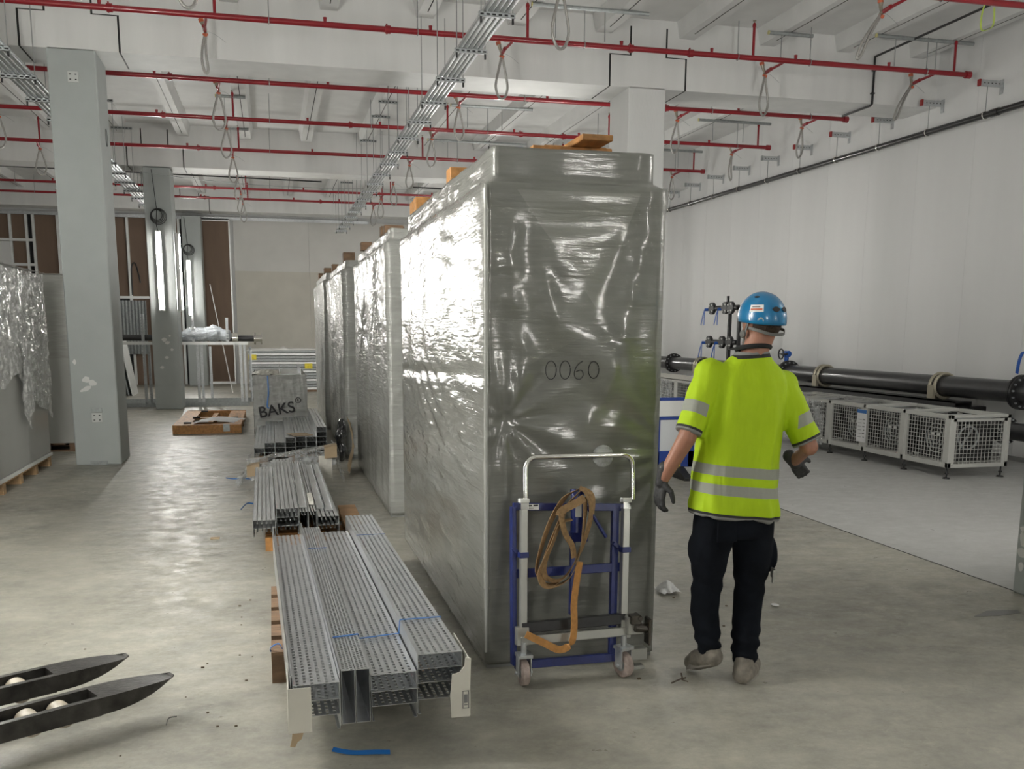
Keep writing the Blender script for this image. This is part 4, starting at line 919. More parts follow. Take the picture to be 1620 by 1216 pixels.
# corrugated sheets and leaning panels by the stud wall
t = thing('corrugated_sheet', 'grey corrugated metal sheets leaning against the back studs', 'metal sheet', (-4.0, 29.9, 0))
m = MB(); pts = []
for k in range(41):
    x = -4.42+k*.0225; pts.append((x, 30.02+.02*math.sin(k*PI/2)))
for a, b_ in zip(pts, pts[1:]): m.add([(a[0], a[1], .9), (b_[0], b_[1], .9), (b_[0], b_[1]+.06, 2.45), (a[0], a[1]+.06, 2.45)], [(0, 1, 2, 3)])
m.build('sheet', M_galvd, t)
t = thing('leaning_panels', 'dark and grey flat panels leaning in a stack behind the near column', 'panels', (-3.9, 25.5, 0))
for k in range(5):
    T = Matrix.Translation((-3.75+k*.09, 25.2, 0)) @ Matrix.Rotation(-.16, 4, 'Y')
    MB().box(-.012, .012, 0, 1.0, .0, 1.15+.05*k, 0, T).build('panel', [M_dark, M_galvd, M_galv, M_galvd, M_bright][k], t)
o = MB().tube(smooth_path([(-3.86, 29.95, 2.6), (-3.84, 29.9, 3.35), (-3.74, 29.9, 3.5), (-3.66, 29.9, 3.2), (-3.62, 29.9, 2.95)], 6), .02, 8).build('hanging_cable', M_blackm); tag(o, 'black cable hooked over the back wall stud', 'cable')

# ================================================================ BLUE LIFTING TROLLEY
def K(x, z, dy=0.):
    y = 4.125+.15*z+dy; k = (4.125+.15*z)/4.15
    return Vector((x*k, y, 1.65-(1.65-z)*k))
def bar(m, x0, z0, x1, z1, w_, d_, dy=0., mi=0):
    a, b_ = K(x0, z0, dy), K(x1, z1, dy); t_ = (b_-a).normalized(); n_ = Vector((0, 1, -.15)).normalized(); s_ = t_.cross(n_).normalized()
    r = lambda p: [p+s_*w_/2+n_*d_/2, p-s_*w_/2+n_*d_/2, p-s_*w_/2-n_*d_/2, p+s_*w_/2-n_*d_/2]
    m.rings([r(a), r(b_)], mi)
T_ = thing('lifting_trolley', 'blue and steel lifting trolley leaning against the huge wrapped cabinet', 'trolley', (1.33, 4.14, 0))
for x, zb_, zt_ in ((1.095, .235, .868), (1.592, .235, .852)):
    m = MB(); bar(m, x, zb_, x, zt_, .034, .04); p_ = m.build('upright', M_satin, T_, bevel=.003)
    m = MB(); bar(m, x, zt_, x, zt_+.022, .046, .046); m.build('cap', M_white, p_, bevel=.004)
    m = MB(); bar(m, x, zt_-.03, x, zt_, .038, .044); m.build('collar', M_chrome, p_)
pts = [K(1.105, .85), K(1.103, 1.0)]+[K(1.103+.05*(1-math.cos(a)), 1.025+.055*math.sin(a)) for a in np.linspace(0, PI/2, 7)]+[K(1.57+.05*math.sin(a), 1.028+.05*math.cos(a)) for a in np.linspace(0, PI/2, 7)]+[K(1.622, 1.0), K(1.625, .865)]
MB().tube(pts, .0125, 14).build('handle', M_chrome, T_, smooth=True, label='chrome hoop handle')
m = MB()
bar(m, 1.055, .845, 1.60, .820, .036, .03, .045); bar(m, 1.06, .525, 1.59, .53, .042, .03, .045); bar(m, 1.066, .08, 1.60, .08, .04, .03, .04)
bar(m, 1.062, .08, 1.055, .845, .022, .05, .045); bar(m, 1.556, .08, 1.556, .83, .034, .03, .045); bar(m, 1.345, .31, 1.345, .72, .022, .03, .04)
m.build('frame', M_blue, T_, bevel=.002)
for x in (1.093, 1.592):
    m = MB(); bar(m, x-.022, .625, x+.022, .625, .026, .055, -.002); bar(m, x-(.045 if x < 1.3 else .05), .655, x-.02, .628, .02, .03, .03); m.build('clamp', M_blue, T_, bevel=.002)
jk = MB().tube([K(1.35, .72, -.01), K(1.35, .905, -.01)], .032, 20).tube([K(1.35, .90, -.01), K(1.35, .925, -.01)], .036, 20).build('jack_cylinder', M_blue, T_, smooth=True)
m = MB(); bar(m, 1.345, .80, 1.345, .885, .03, .002, -.044); m.build('label', M_white, jk)
m = MB(); bar(m, 1.32, .70, 1.40, .70, .05, .04, -.005); m.build('bracket', M_blue, T_, bevel=.003)
MB().tube([K(1.385, .85, -.05), K(1.48, .70, -.05)], .0085, 12).build('lever', M_blue, T_, smooth=True)
m = MB(); bar(m, 1.085, .275, 1.60, .285, .05, .045, .0); m.build('axle_bar', M_blackm, T_, bevel=.003)
m = MB(); bar(m, 1.08, .215, 1.60, .225, .042, .04, -.01); bar(m, 1.09, .19, 1.09, .28, .06, .05); bar(m, 1.60, .19, 1.60, .28, .05, .05); m.build('base_bar', M_satin, T_, bevel=.003)
m = MB(); bar(m, 1.115, .845, 1.175, .842, .026, .003, .028); m.build('rating_plate', M_white, T_)
m = MB(); bar(m, 1.12, .850, 1.14, .850, .006, .002, .025); bar(m, 1.148, .850, 1.17, .850, .007, .002, .025); bar(m, 1.12, .838, 1.15, .838, .003, .002, .025); m.build('print', M_dark, T_)
for x, r, rot in ((1.095, .060, 0.), (1.592, .060, .35)):
    cst = MB()
    T = Matrix.Translation((x, 4.13, 0)) @ Matrix.Rotation(rot, 4, 'Z')
    for s in (-1, 1): cst.box(s*.030-.003, s*.030+.003, -.025, .025, .05, .145, 0, T)
    cst.box(-.036, .036, -.035, .035, .14, .155, 0, T); cst.cyl(T @ Vector((-.042, 0, .062)), T @ Vector((.042, 0, .062)), .008, 10)
    cst.cyl(T @ Vector((0, 0, .15)), T @ Vector((0, 0, .21)), .014, 12)
    cs = cst.build('caster', M_galv, T_, bevel=.001)
    wb_ = MB().tube([T @ Vector(p) for p in ((-.02, 0, .062), (-.014, 0, .062), (.014, 0, .062), (.02, 0, .062))], [.052, .0615, .0615, .052], 28)
    wb_.build('wheel', mat('worn_pink_wheel', (.36, .29, .26), .6, var=.3, scale=30), cs, smooth=True)
    MB().cyl(T @ Vector((-.0215, 0, .062)), T @ Vector((.0215, 0, .062)), .03, 20).build('hub', M_galvd, cs, smooth=True)
for q in ((1.60, 1.68, 4.10, 4.16, .215, .30), (1.62, 1.72, 4.14, 4.20, .07, .13), (1.60, 1.70, 4.12, 4.17, .03, .05)): box(*q).build('end_bracket', M_satin, T_, bevel=.004)
m = MB().cyl((1.63, 4.09, .255), (1.71, 4.09, .245), .022, 16).cyl((1.655, 4.075, .30), (1.655, 4.15, .30), .013, 12).box(1.69, 1.705, 4.06, 4.12, .17, .30).box(1.61, 1.66, 4.08, 4.13, .27, .315)
m.build('ratchet', mat('black_chrome_ratchet', (.10, .09, .08), .25, metal=.9), T_, bevel=.003)
# tan sling looped over the jack
t = thing('lifting_strap', 'tan webbing strap looped over the blue jack of the trolley', 'strap', (1.3, 4.2, .5))
M_web = mat('tan_webbing', (.30, .185, .085), .75, var=.25, scale=60, bump=.35, bscale=300, stretch=(1, 1, 1))
def K2(p, dy): return K(p[0], p[1], dy)
loops = [([(1.34, .935), (1.27, .89), (1.20, .78), (1.160, .66), (1.145, .56), (1.185, .495), (1.26, .515), (1.345, .62), (1.395, .78), (1.40, .90), (1.345, .938)], -.062),
         ([(1.345, .93), (1.285, .86), (1.225, .74), (1.175, .60), (1.185, .53), (1.24, .515), (1.30, .56), (1.36, .70), (1.392, .84), (1.37, .92), (1.345, .932)], -.075),
         ([(1.30, .80), (1.245, .78), (1.21, .70), (1.175, .62), (1.155, .555), (1.17, .50), (1.23, .495), (1.30, .53), (1.335, .62), (1.35, .72), (1.365, .82), (1.36, .90)], -.088)]
for P_, dy in loops:
    MB().ribbon(smooth_path([K2(p, dy+.008*math.sin(i*2.)) for i, p in enumerate(P_)], 6), [Vector((.62+.3*math.sin(i*.13+dy*90), .7, .1)) for i in range(len(P_)*6-5)], .042, .0025).build('loop', M_web, t, smooth=True)
MB().ribbon(smooth_path([K2(p, -.10) for p in ((1.355, .90), (1.31, .875), (1.25, .845), (1.235, .82))], 6), (.1, .2, 1), .036, .0025).build('loop', M_web, t)
MB().ribbon(smooth_path([K2(p, -.095) for p in ((1.245, .83), (1.265, .74), (1.30, .68), (1.31, .62))], 6), (1, .5, 0), .034, .0025).build('loop', M_web, t)
P_ = [K2(p, -.09) for p in ((1.34, .60), (1.325, .50), (1.315, .40), (1.318, .29), (1.305, .215), (1.25, .185), (1.17, .225), (1.085, .272))]
wd = smooth_path([(1, .2, 0)]*4+[(.8, .2, .5), (.15, .2, 1), (.1, .2, 1), (.1, .2, 1)], 6)
MB().ribbon(smooth_path(P_, 6), [Vector(v) for v in wd], .034, .0028).build('tail', mat('orange_webbing', (.46, .22, .06), .7, var=.2, scale=50), t, smooth=True, label='orange hanging tail')

# ================================================================ BIG PIPE, VALVES AND CAGED UNITS BY THE RIGHT WALL
PX, PZ, PR = 8.9, .92, .138
t = thing('large_pipe', 'large dark grey pipe running low along the right wall', 'pipe', (PX, 12, PZ))
MB().tube([(PX, 6.0, PZ), (PX, 28, PZ)], PR, 28).build('pipe_run', M_dpipe, t, smooth=True)
def flange(x, y, z, r, parent, axis=(0, 1, 0), n=14, br=.012):
    a = Vector(axis); c_ = Vector((x, y, z)); u = a.orthogonal().normalized(); v = a.cross(u)
    f = MB().tube([c_-a*.035, c_-a*.006], r, 28).tube([c_+a*.006, c_+a*.035], r, 28).build('flange', M_blackm, parent, smooth=True)
    m = MB()
    for k in range(n):
        q = c_+(u*math.cos(2*PI*k/n)+v*math.sin(2*PI*k/n))*r*.84; m.tube([q-a*.06, q+a*.06], br, 6)
    m.build('bolt', M_galv, f)
    return f
for y in (9.85, 15.35, 20.4): flange(PX, y, PZ, .215, t)
for y in (11.3, 14.2, 18.9, 7.4):
    m = MB()
    for dy in (-.05, .05): m.tube(arc((PX, y+dy, PZ), .165, 0, 2*PI, 26), .022, 8, closed=False)
    m.box(PX-.19, PX-.15, y-.06, y+.06, .75, .93); m.build('pipe_clamp', mat('cream_clamp', (.48, .44, .34), .3, metal=.5), t, smooth=True, label='cream coloured pipe clamp')
t = thing('pipe_bracket', 'black steel channel bracket under the large pipe at the right wall', 'bracket', (PX, 12.5, .7))
MB().box(PX-.14, PX+.12, 10.85, 14.75, .715, .735).box(PX-.14, PX-.13, 10.85, 14.75, .64, .735).box(PX+.11, PX+.12, 10.85, 14.75, .64, .735).build('channel', M_blackm, t)
for y in (10.95, 11.5, 13.9, 14.6): MB().box(PX-.12, XR-.002, y-.05, y+.05, .54, .66).build('wall_arm', M_blackm, t, bevel=.004)
def bvalve(lab, x, y, z, s=1.):
    t = thing('butterfly_valve', lab, 'valve', (x, y, z))
    MB().tube([(x, y, z), (x, y, z+.14*s)], .035*s, 14).tube([(x, y-.06*s, z+.17*s), (x, y+.06*s, z+.17*s)], .05*s, 14).build('body', M_bluev, t, smooth=True)
    MB().tube([(x-.02, y-.06*s, z+.17*s), (x-.13*s, y-.06*s, z+.17*s)], .012*s, 8).tube(arc((x-.13*s, y-.06*s, z+.17*s), .075*s, 0, 2*PI, 20, (0, 1, 0)), .011*s, 8).tube([(x-.13*s, y-.13*s, z+.17*s), (x-.13*s, y+.01*s, z+.17*s)], .008, 6).build('hand_wheel', M_blackm, t, smooth=True)
bvalve('blue hand-wheel valve on the large pipe, right of the worker', PX, 15.45, PZ+.13, 1.15)
t = thing('lever_valve', 'blue lever valve on the large pipe at the right edge', 'valve', (8.7, 9.6, 1.3))
MB().ribbon(smooth_path([(8.72, 9.62, 1.42), (8.66, 9.64, 1.40), (8.64, 9.66, 1.3), (8.66, 9.7, 1.16)], 5), (0, 1, 0), .04, .012).tube([(8.74, 9.6, 1.42), (8.74, 9.6, 1.06)], .022, 10).build('lever', M_bluev, t, smooth=True)
t = thing('flanged_branch', 'flanged dark branch pipe low beside the right end of the nearest caged unit', 'pipe', (8.62, 9.6, .5))
MB().tube([(8.62, 8.6, .47), (8.62, 10.4, .47)], .105, 22).build('pipe_run', M_dpipe, t, smooth=True); flange(8.62, 9.75, .47, .165, t)
# valve tree
t = thing('valve_stand', 'black steel stand with four flanged valves by the right wall, behind the worker', 'valve stand', (8.8, 17.3, 0))
MB().box(8.70, 8.76, 17.34, 17.40, 1.0, 2.16).box(8.70, 8.76, 16.94, 17.0, 1.0, 2.1).box(8.70, 8.76, 16.94, 17.40, 2.04, 2.10).box(8.70, 8.76, 16.94, 17.40, 1.28, 1.33).box(8.71, 8.75, 17.45, 17.5, 2.1, 2.32).box(8.71, 8.75, 17.3, 17.6, 2.18, 2.2).build('stand', M_blackm, t)
for z, dx in ((2.09, 0), (1.425, -.08)):
    MB().tube([(8.72, 17.0, z), (8.72, 18.1-dx, z)], .05, 14).build('branch', M_blackm, t, smooth=True)
    for y in (17.25, 17.5-dx, 18.08-dx):
        f = MB().tube([(8.66, y, z), (8.72, y, z)], .12, 22).build('flange', M_blackm, t, smooth=True)
        m = MB()
        for k in range(4): m.tube([(8.64, y+.085*math.cos(k*PI/2+.7), z+.085*math.sin(k*PI/2+.7)), (8.67, y+.085*math.cos(k*PI/2+.7), z+.085*math.sin(k*PI/2+.7))], .016, 8)
        m.build('bolt', M_white, f)
    for y in (17.72-dx, 18.32-dx):
        m = MB().tube([(8.7, y-.05, z-.02), (8.64, y, z-.02)], .03, 10)
        for s in (-1, 1): m.ribbon([(8.64, y, z-.02), (8.62, y+.03*s, z-.13), (8.60, y+.07*s, z-.33)], (0, 1, 0), .028, .01)
        m.build('lever', M_bluev, t)
# caged units
M_cage = mat('cage_white_steel', (.55, .55, .52), .4, metal=.3)
def cage(lab, x0, x1, y0, npan, pw, zb_, zt_):
    y1 = y0+npan*pw; t = thing('caged_unit', lab, 'machine', ((x0+x1)/2, (y0+y1)/2, 0), 'caged units by the right wall')
    e = .045; m = MB()
    for x in (x0, x1-e):
        m.box(x, x+e, y0, y1, zb_, zb_+e*1.3); m.box(x, x+e, y0, y1, zt_-e, zt_)
    for y in [y0+k*pw for k in range(npan+1)]:
        ya_ = min(y, y1-e)
        m.box(x0, x1, ya_, ya_+e, zb_, zb_+e); m.box(x0, x1, ya_, ya_+e, zt_-e*.7, zt_)
        for x in (x0, x1-e): m.box(x, x+e, ya_, ya_+e, zb_, zt_)
    m.build('frame', M_cage, t, bevel=.003)
    for k in range(npan):
        m = MB(); ya_ = y0+k*pw+e; yb_ = y0+(k+1)*pw; x = x0+.008; n = 13
        m.box(x-.006, x+.012, ya_, ya_+.05, zb_+e, zt_-e); m.box(x-.006, x+.012, yb_-.045, yb_, zb_+e, zt_-e)
        for i in range(n): y = ya_+.05+(yb_-ya_-.09)*(i+.5)/n; m.box(x, x+.005, y-.0025, y+.0025, zb_+e, zt_-e)
        for i in range(11): z = zb_+e+(zt_-zb_-2*e)*(i+.5)/11; m.box(x-.004, x, ya_, yb_, z-.0025, z+.0025)
        m.build('mesh_panel', M_cage, t)
    m = MB(); n = 13; xa, xb = x0+e, x1-e; y = y0+.01
    m.box(xa, xa+.04, y-.006, y+.01, zb_+e, zt_-e); m.box(xb-.04, xb, y-.006, y+.01, zb_+e, zt_-e); m.box(xa, xb, y-.006, y+.01, zt_-e-.03, zt_-e)
    for i in range(n): x = xa+.04+(xb-xa-.08)*(i+.5)/n; m.box(x-.0025, x+.0025, y, y+.005, zb_+e, zt_-e)
    for i in range(11): z = zb_+e+(zt_-zb_-2*e)*(i+.5)/11; m.box(xa, xb, y-.004, y, z-.0025, z+.0025)
    m.build('mesh_panel', M_cage, t)
    for k in range(npan):
        ya_ = y0+k*pw+.12
        u = MB().box(x0+.16, x1-.12, ya_, ya_+pw-.2, zb_+.06, zt_-.12).build('motor_unit', M_blackm, t, bevel=.01)
        m = MB()
        for q in range(3): m.tube(arc((x0+.155, ya_+pw*.38, (zb_+zt_)/2), .07+.05*q, 0, 2*PI, 18, (0, 1, 0)), .008, 6)
        m.build('fan_ring', M_galvd, u)
        m = MB()
        for dy in (-.05, .05): m.box(x0+.14, x0+.15, ya_+pw*.38+dy-.025, ya_+pw*.38+dy+.025, (zb_+zt_)/2+.03, (zb_+zt_)/2+.06)
        m.build('label', M_white, u)
        box(x0+.05, x1-.05, ya_+.02, ya_+pw-.26, zt_-.06, zt_-.052).build('top_sheet', M_galv, t)
    m = MB()
    m.tube(arc(((x0+x1)/2-.08, y0+.09, (zb_+zt_)/2+.03), .13, .3, 2.3*PI, 22), .012, 8); m.tube([((x0+x1)/2-.2, y0+.08, (zb_+zt_)/2-.1), ((x0+x1)/2-.05, y0+.08, (zb_+zt_)/2+.12)], .012, 6)
    m.build('hose_loop', M_galvd, t, smooth=True)
    m = MB(); m.tube([(x1-.22, y0+.07, zt_-.13), (x1-.17, y0+.07, zt_-.16), (x1-.17, y0+.07, zb_+.2), (x1-.22, y0+.07, zb_+.16), (x1-.45, y0+.07, zb_+.16)], .012, 8); m.build('seal_strip', M_dark, t)
    for k in range(npan+1):
        y = min(max(y0+k*pw, y0+.04), y1-.04)
        for x in (x0+.03, x1-.05):
            MB().tube([(x, y, .012), (x, y, zb_+.01)], .009, 8).tube([(x, y, 0), (x, y, .014)], [.042, .034], 16).tube([(x, y, .05), (x, y, .068)], .02, 6).build('levelling_foot', M_blackm, t, smooth=True)
    return t
cg = cage('long white mesh-caged unit on levelling feet by the right wall, nearest one', 7.37, 8.17, 9.17, 5, .80, .125, .725)
MB().box(7.352, 7.360, 10.72, 10.92, .24, .66).build('notice', M_paper, cg)
m = MB(); m.box(7.350, 7.352, 10.72, 10.92, .61, .655, 0)
m.build('notice_header', M_strap, cg)
m = MB()
for r in range(6): m.box(7.3505, 7.352, 10.745, 10.77+.02*(r % 2), .30+r*.045, .312+r*.045); m.box(7.3505, 7.352, 10.81, 10.89, .30+r*.045, .305+r*.045)
m.build('print', mat('print_grey', (.2, .2, .2), .7), cg)
crumple(lambda u, v: (7.345, 13.2-1.5*u, .10+.60*v), 50, 30, .010, 91, M_clear, 'film', cg, 6)
crumple(lambda u, v: (7.345+.8*v, 13.2-1.9*u, .735), 50, 24, .010, 93, M_clear, 'film', cg, 5)
cg2 = cage('white mesh-caged unit farther back along the right wall, beyond the worker', 7.37, 8.17, 15.95, 4, .80, .125, .735)
crumple(lambda u, v: (7.35, 19.1-2.2*u, .12+.60*v), 50, 30, .010, 95, M_clear, 'film', cg2, 5)
crumple(lambda u, v: (7.35+.8*v, 19.1-3.1*u, .75), 50, 24, .012, 97, M_foam, 'film', cg2, 5)

# ================================================================ BLUE AND WHITE BARRIER
t = thing('plastic_barrier', 'blue and white plastic barrier standing behind the worker', 'barrier', (4.6, 10.0, 0))
xa, xb, y = 3.75, 5.0, 9.95
m = MB().box(xa, xb, y-.02, y+.02, .87, .91).box(xa, xb, y-.02, y+.02, .12, .31).box(xa, xb, y-.02, y+.02, .66, .70)
for x in (xa, xa+.37, xa+.79, xb-.08): m.box(x, x+.08, y-.02, y+.02, .12, .9)
m.build('frame', mat('blue_plastic', (.012, .045, .27), .4), t, bevel=.008)
box(xa+.02, xb-.02, y-.024, y+.01, .70, .875).build('board', M_white, t)
box(xa+.05, xb-.05, y-.008, y+.008, .31, .66).build('infill', mat('pale_translucent_infill', (.62, .64, .66), .5), t)
for x in (xa+.15, xb-.6):
    MB().prism([(y-.28, .0), (y+.28, 0), (y+.28, .03), (y+.04, .13), (y-.04, .13), (y-.28, .03)], 'x', x, x+.09).build('foot', M_blackm, t)
    box(x+.01, x+.05, y-.035, y-.024, .10, .30).build('reflector', M_yellow, t)

# ================================================================ WORKER
def capsule(m, pts, rs, n=16):
    for p, r in zip(pts, rs): m.sphere(p, r, n, 10)
    m.tube(pts, list(rs), n)
def ellip_loft(m, rows_, n=28):
    m.rings([[(cx+rx*math.cos(2*PI*k/n)*(abs(math.cos(2*PI*k/n))**-.15 if abs(math.cos(2*PI*k/n)) > .2 else 1.25), cy+ry*math.sin(2*PI*k/n), z) for k in range(n)] for z, cx, cy, rx, ry in rows_])
SL, EL, WL = (1.925, 4.0, 1.455), (1.800, 3.95, 1.175), (1.722, 4.03, .975)
SR, ER, WR = (2.285, 4.0, 1.40), (2.405, 3.93, 1.12), (2.445, 4.12, 1.03)
M_skin = mat('skin', (.36, .17, .11), .5, var=.08, scale=20)
HC = Vector((2.168, 4.0, 1.695)); HY = .26
HR = Matrix.Translation(HC) @ Matrix.Rotation(HY, 4, 'Z')
m = MB()
hp = lambda x, y, z: tuple(HR @ Vector((x, y, z)))
def hs(c, r, n=18): 
    k = MB().sphere((0, 0, 0), r, n, 12); T = HR @ Matrix.Translation(c); m.add([T @ Vector(p) for p in k.v], k.f)
hs((0, .005, .01), (.076, .095, .105)); hs((0, .045, -.055), (.055, .055, .06)); hs((0, .08, -.10), (.03, .03, .022)); hs((0, .102, -.02), (.013, .022, .022)); hs((0, .095, .0), (.011, .014, .03))
for s in (-1, 1): hs((s*.077, -.005, -.02), (.012, .022, .033)); hs((s*.03, .082, .005), (.016, .012, .010)); hs((s*.025, .085, -.062), (.018, .012, .006))
capsule(m, [(2.12, 3.99, 1.50), (2.135, 3.985, 1.56), hp(0, -.015, -.04)], [.068, .060, .062])
capsule(m, [(2.115, 3.99, 1.47), (2.09, 4.0, 1.25), (2.07, 4.0, 1.02), (2.07, 4.0, .93)], [.07, .105, .11, .12])
capsule(m, [(2.10, 4, 1.42), SL, EL, WL], [.045, .055, .043, .030]); capsule(m, [(2.12, 4, 1.38), SR, ER, WR], [.045, .055, .042, .030])
capsule(m, [(2.0, 4.0, .90), (1.965, 4.04, .50), (1.955, 4.0, .26)], [.085, .055, .04]); capsule(m, [(2.16, 4.0, .90), (2.195, 4.03, .50), (2.145, 3.96, .22)], [.085, .055, .04])
per = fuse('person', m, .0085, M_skin, None, 3)
tag(per, 'person in a lime high-visibility shirt and blue helmet, walking away', 'person')
# shirt
ms_ = bpy.data.materials.new('hi_vis_shirt'); ms_.use_nodes = True; nt = ms_.node_tree; b = nt.nodes['Principled BSDF']
b.inputs['Roughness'].default_value = .75
tc = nn(nt, 'ShaderNodeTexCoord'); sp = nn(nt, 'ShaderNodeSeparateXYZ'); L(nt, tc.outputs['Object'], sp.inputs[0])
def lin(cx, cy, cz, k):
    v = nn(nt, 'ShaderNodeVectorMath', operation='DOT_PRODUCT'); v.inputs[1].default_value = (cx, cy, cz); L(nt, tc.outputs['Object'], v.inputs[0])
    a = nn(nt, 'ShaderNodeMath', operation='ADD'); a.inputs[1].default_value = k; L(nt, v.outputs['Value'], a.inputs[0]); return a.outputs[0]
def band(src, lo, hi):
    a = nn(nt, 'ShaderNodeMath', operation='GREATER_THAN'); a.inputs[1].default_value = lo; L(nt, src, a.inputs[0])
    c_ = nn(nt, 'ShaderNodeMath', operation='LESS_THAN'); c_.inputs[1].default_value = hi; L(nt, src, c_.inputs[0])
    return mul(a.outputs[0], c_.outputs[0])
def mul(a, c_): k = nn(nt, 'ShaderNodeMath', operation='MULTIPLY'); L(nt, a, k.inputs[0]); L(nt, c_, k.inputs[1]); return k.outputs[0]
def mx(a, c_): k = nn(nt, 'ShaderNodeMath', operation='MAXIMUM'); L(nt, a, k.inputs[0]); L(nt, c_, k.inputs[1]); return k.outputs[0]
zt = lin(.10, 0, 1, -.10*2.07)
core = band(sp.outputs['X'], 1.80, 2.34); low = band(sp.outputs['Z'], .5, 1.12)
refl = mul(low, mx(band(zt, .992, 1.040), band(zt, .905, .953)))
def axis(S, E): v = (Vector(E)-Vector(S)).normalized(); return lin(v.x, v.y, v.z, -v.dot(Vector(S)))
sl, sr = axis(SL, EL), axis(SR, ER); left = band(lin(1, 0, -.25, 0), 0, 1.553); right = band(sp.outputs['X'], 2.325, 3)
LL = (Vector(EL)-Vector(SL)).length; LR = (Vector(ER)-Vector(SR)).length; hi = band(sp.outputs['Z'], 1.09, 2)
refl = mx(refl, mul(hi, mx(mul(left, band(sl, .150, .205)), mul(right, band(sr, .155, .21)))))
blk = mx(mul(low, band(zt, .808, .820)), mul(hi, mx(mul(left, band(sl, .268, .279)), mul(right, band(sr, .268, .279)))))
gry = mx(mul(low, band(zt, .5, .808)), mul(hi, mx(mul(left, band(sl, .279, .5)), mul(right, band(sr, .279, .5)))))
cx_r = band(sp.outputs['X'], 2.03, 2.21); col_ = mul(cx_r, band(lin(-.06, 0, 1, .06*2.12), 1.545, 1.6)); col2 = mul(cx_r, band(lin(-.06, 0, 1, .06*2.12), 1.529, 1.545))
def rgbmix(f, a, c_):
    k = nn(nt, 'ShaderNodeMix', data_type='RGBA'); L(nt, f, k.inputs[0]); L(nt, a, k.inputs[6]); k.inputs[7].default_value = col4(c_); return k.outputs[2]
nz = nn(nt, 'ShaderNodeTexNoise'); nz.inputs['Scale'].default_value = 5; L(nt, tc.outputs['Object'], nz.inputs['Vector'])
rr = nn(nt, 'ShaderNodeValToRGB'); rr.color_ramp.elements[0].color = (.36, .53, .0, 1); rr.color_ramp.elements[1].color = (.45, .655, .0, 1); L(nt, nz.outputs['Fac'], rr.inputs[0])
c = rgbmix(refl, rr.outputs[0], (.30, .31, .27)); 
c = rgbmix(mx(blk, col2), c, (.02, .02, .02)); c = rgbmix(mx(gry, col_), c, (.22, .22, .21))
L(nt, c, b.inputs['Base Color'])
wv = nn(nt, 'ShaderNodeTexNoise'); wv.inputs['Scale'].default_value = 9; mp = nn(nt, 'ShaderNodeMapping'); mp.inputs['Scale'].default_value = (2.2, 1, .7); L(nt, tc.outputs['Object'], mp.inputs[0]); L(nt, mp.outputs[0], wv.inputs['Vector'])
bp = nn(nt, 'ShaderNodeBump'); bp.inputs['Strength'].default_value = .5; bp.inputs['Distance'].default_value = .02; L(nt, wv.outputs['Fac'], bp.inputs['Height']); L(nt, bp.outputs[0], b.inputs['Normal'])
m = MB()
m.rings([[(cx+rx*math.copysign(abs(math.cos(a))**.8, math.cos(a)), cy+ry*math.sin(a), z-.10*(cx+rx*math.cos(a)-2.07)*(1 if z < 1.1 else 0)) for a in [2*PI*k/32 for k in range(32)]] for z, cx, cy, rx, ry in
         ((.795, 2.072, 4.0, .218, .15), (.84, 2.07, 4.0, .222, .152), (.95, 2.068, 4.0, .212, .145), (1.06, 2.072, 4.0, .205, .14), (1.16, 2.082, 4.0, .207, .142), (1.27, 2.09, 4.0, .208, .142), (1.36, 2.10, 4.0, .205, .135), (1.43, 2.105, 4.0, .200, .118), (1.475, 2.108, 4.0, .175, .100), (1.515, 2.115, 3.995, .115, .085), (1.548, 2.122, 3.99, .080, .072), (1.562, 2.125, 3.99, .074, .068))])
def sleeve(S, E, r0, r1, inner):
    S, E = Vector(S), Vector(E); d = (E-S).normalized(); m.tube([Vector(inner), S+d*.0, S+d*.10, S+d*.2, S+d*.292], [r0*.85, r0, r0*.98, r1, r1*1.0], 22)
    m.sphere(tuple(S), r0, 20, 12)
sleeve(SL, EL, .078, .068, (2.05, 4.0, 1.44)); sleeve(SR, ER, .078, .070, (2.16, 4.0, 1.40))
def folds(q):
    x, z = q[:, 0], q[:, 2]; f = .009*snoise(q*np.array([4., 4., 1.0]), 21, 6)+.007*np.abs(snoise(q*np.array([9., 9., 2.]), 22, 5))-.003
    f += .007*np.exp(-((x-2.18-.12*(z-1.1))/.018)**2)*np.clip((1.33-z)*6, 0, 1)*np.clip((z-.95)*6, 0, 1)-.005*np.exp(-((x-2.14-.12*(z-1.1))/.02)**2)*np.clip((1.35-z)*6, 0, 1)
    f += .004*np.sin(30*z+22*x+3*np.sin(x*20))*np.clip((1.12-z)*4, 0, 1)
    return f
fuse('shirt', m, .0075, ms_, per, 5, folds)
# trousers
m = MB(); cyl_n = 24
m.rings([[(cx+rx*math.cos(2*PI*k/28), cy+ry*math.sin(2*PI*k/28), z) for k in range(28)] for z, cx, cy, rx, ry in ((.90, 2.07, 4.0, .185, .12), (.80, 2.07, 4.0, .19, .125), (.72, 2.075, 4.0, .185, .12), (.70, 2.075, 4.0, .17, .11))])
capsule(m, [(1.985, 4.0, .76), (1.965, 4.015, .62), (1.968, 4.03, .48), (1.958, 4.03, .33), (1.965, 3.99, .185)], [.108, .092, .072, .068, .060], 22)
capsule(m, [(2.165, 4.0, .76), (2.185, 4.01, .62), (2.185, 4.02, .47), (2.165, 4.0, .30), (2.138, 3.955, .125)], [.106, .094, .075, .068, .062], 22)
for cx_, cy_, cz_, sx_, sz_ in ((1.892, 4.02, .64, .022, .08), (2.282, 4.02, .60, .022, .09)): m.sphere((cx_, cy_, cz_), (sx_, .07, sz_), 16, 10)
M_trs = mat('black_work_trousers', (.006, .0075, .011), .95, var=.3, scale=10, bump=.3, bscale=25, spec=.15)
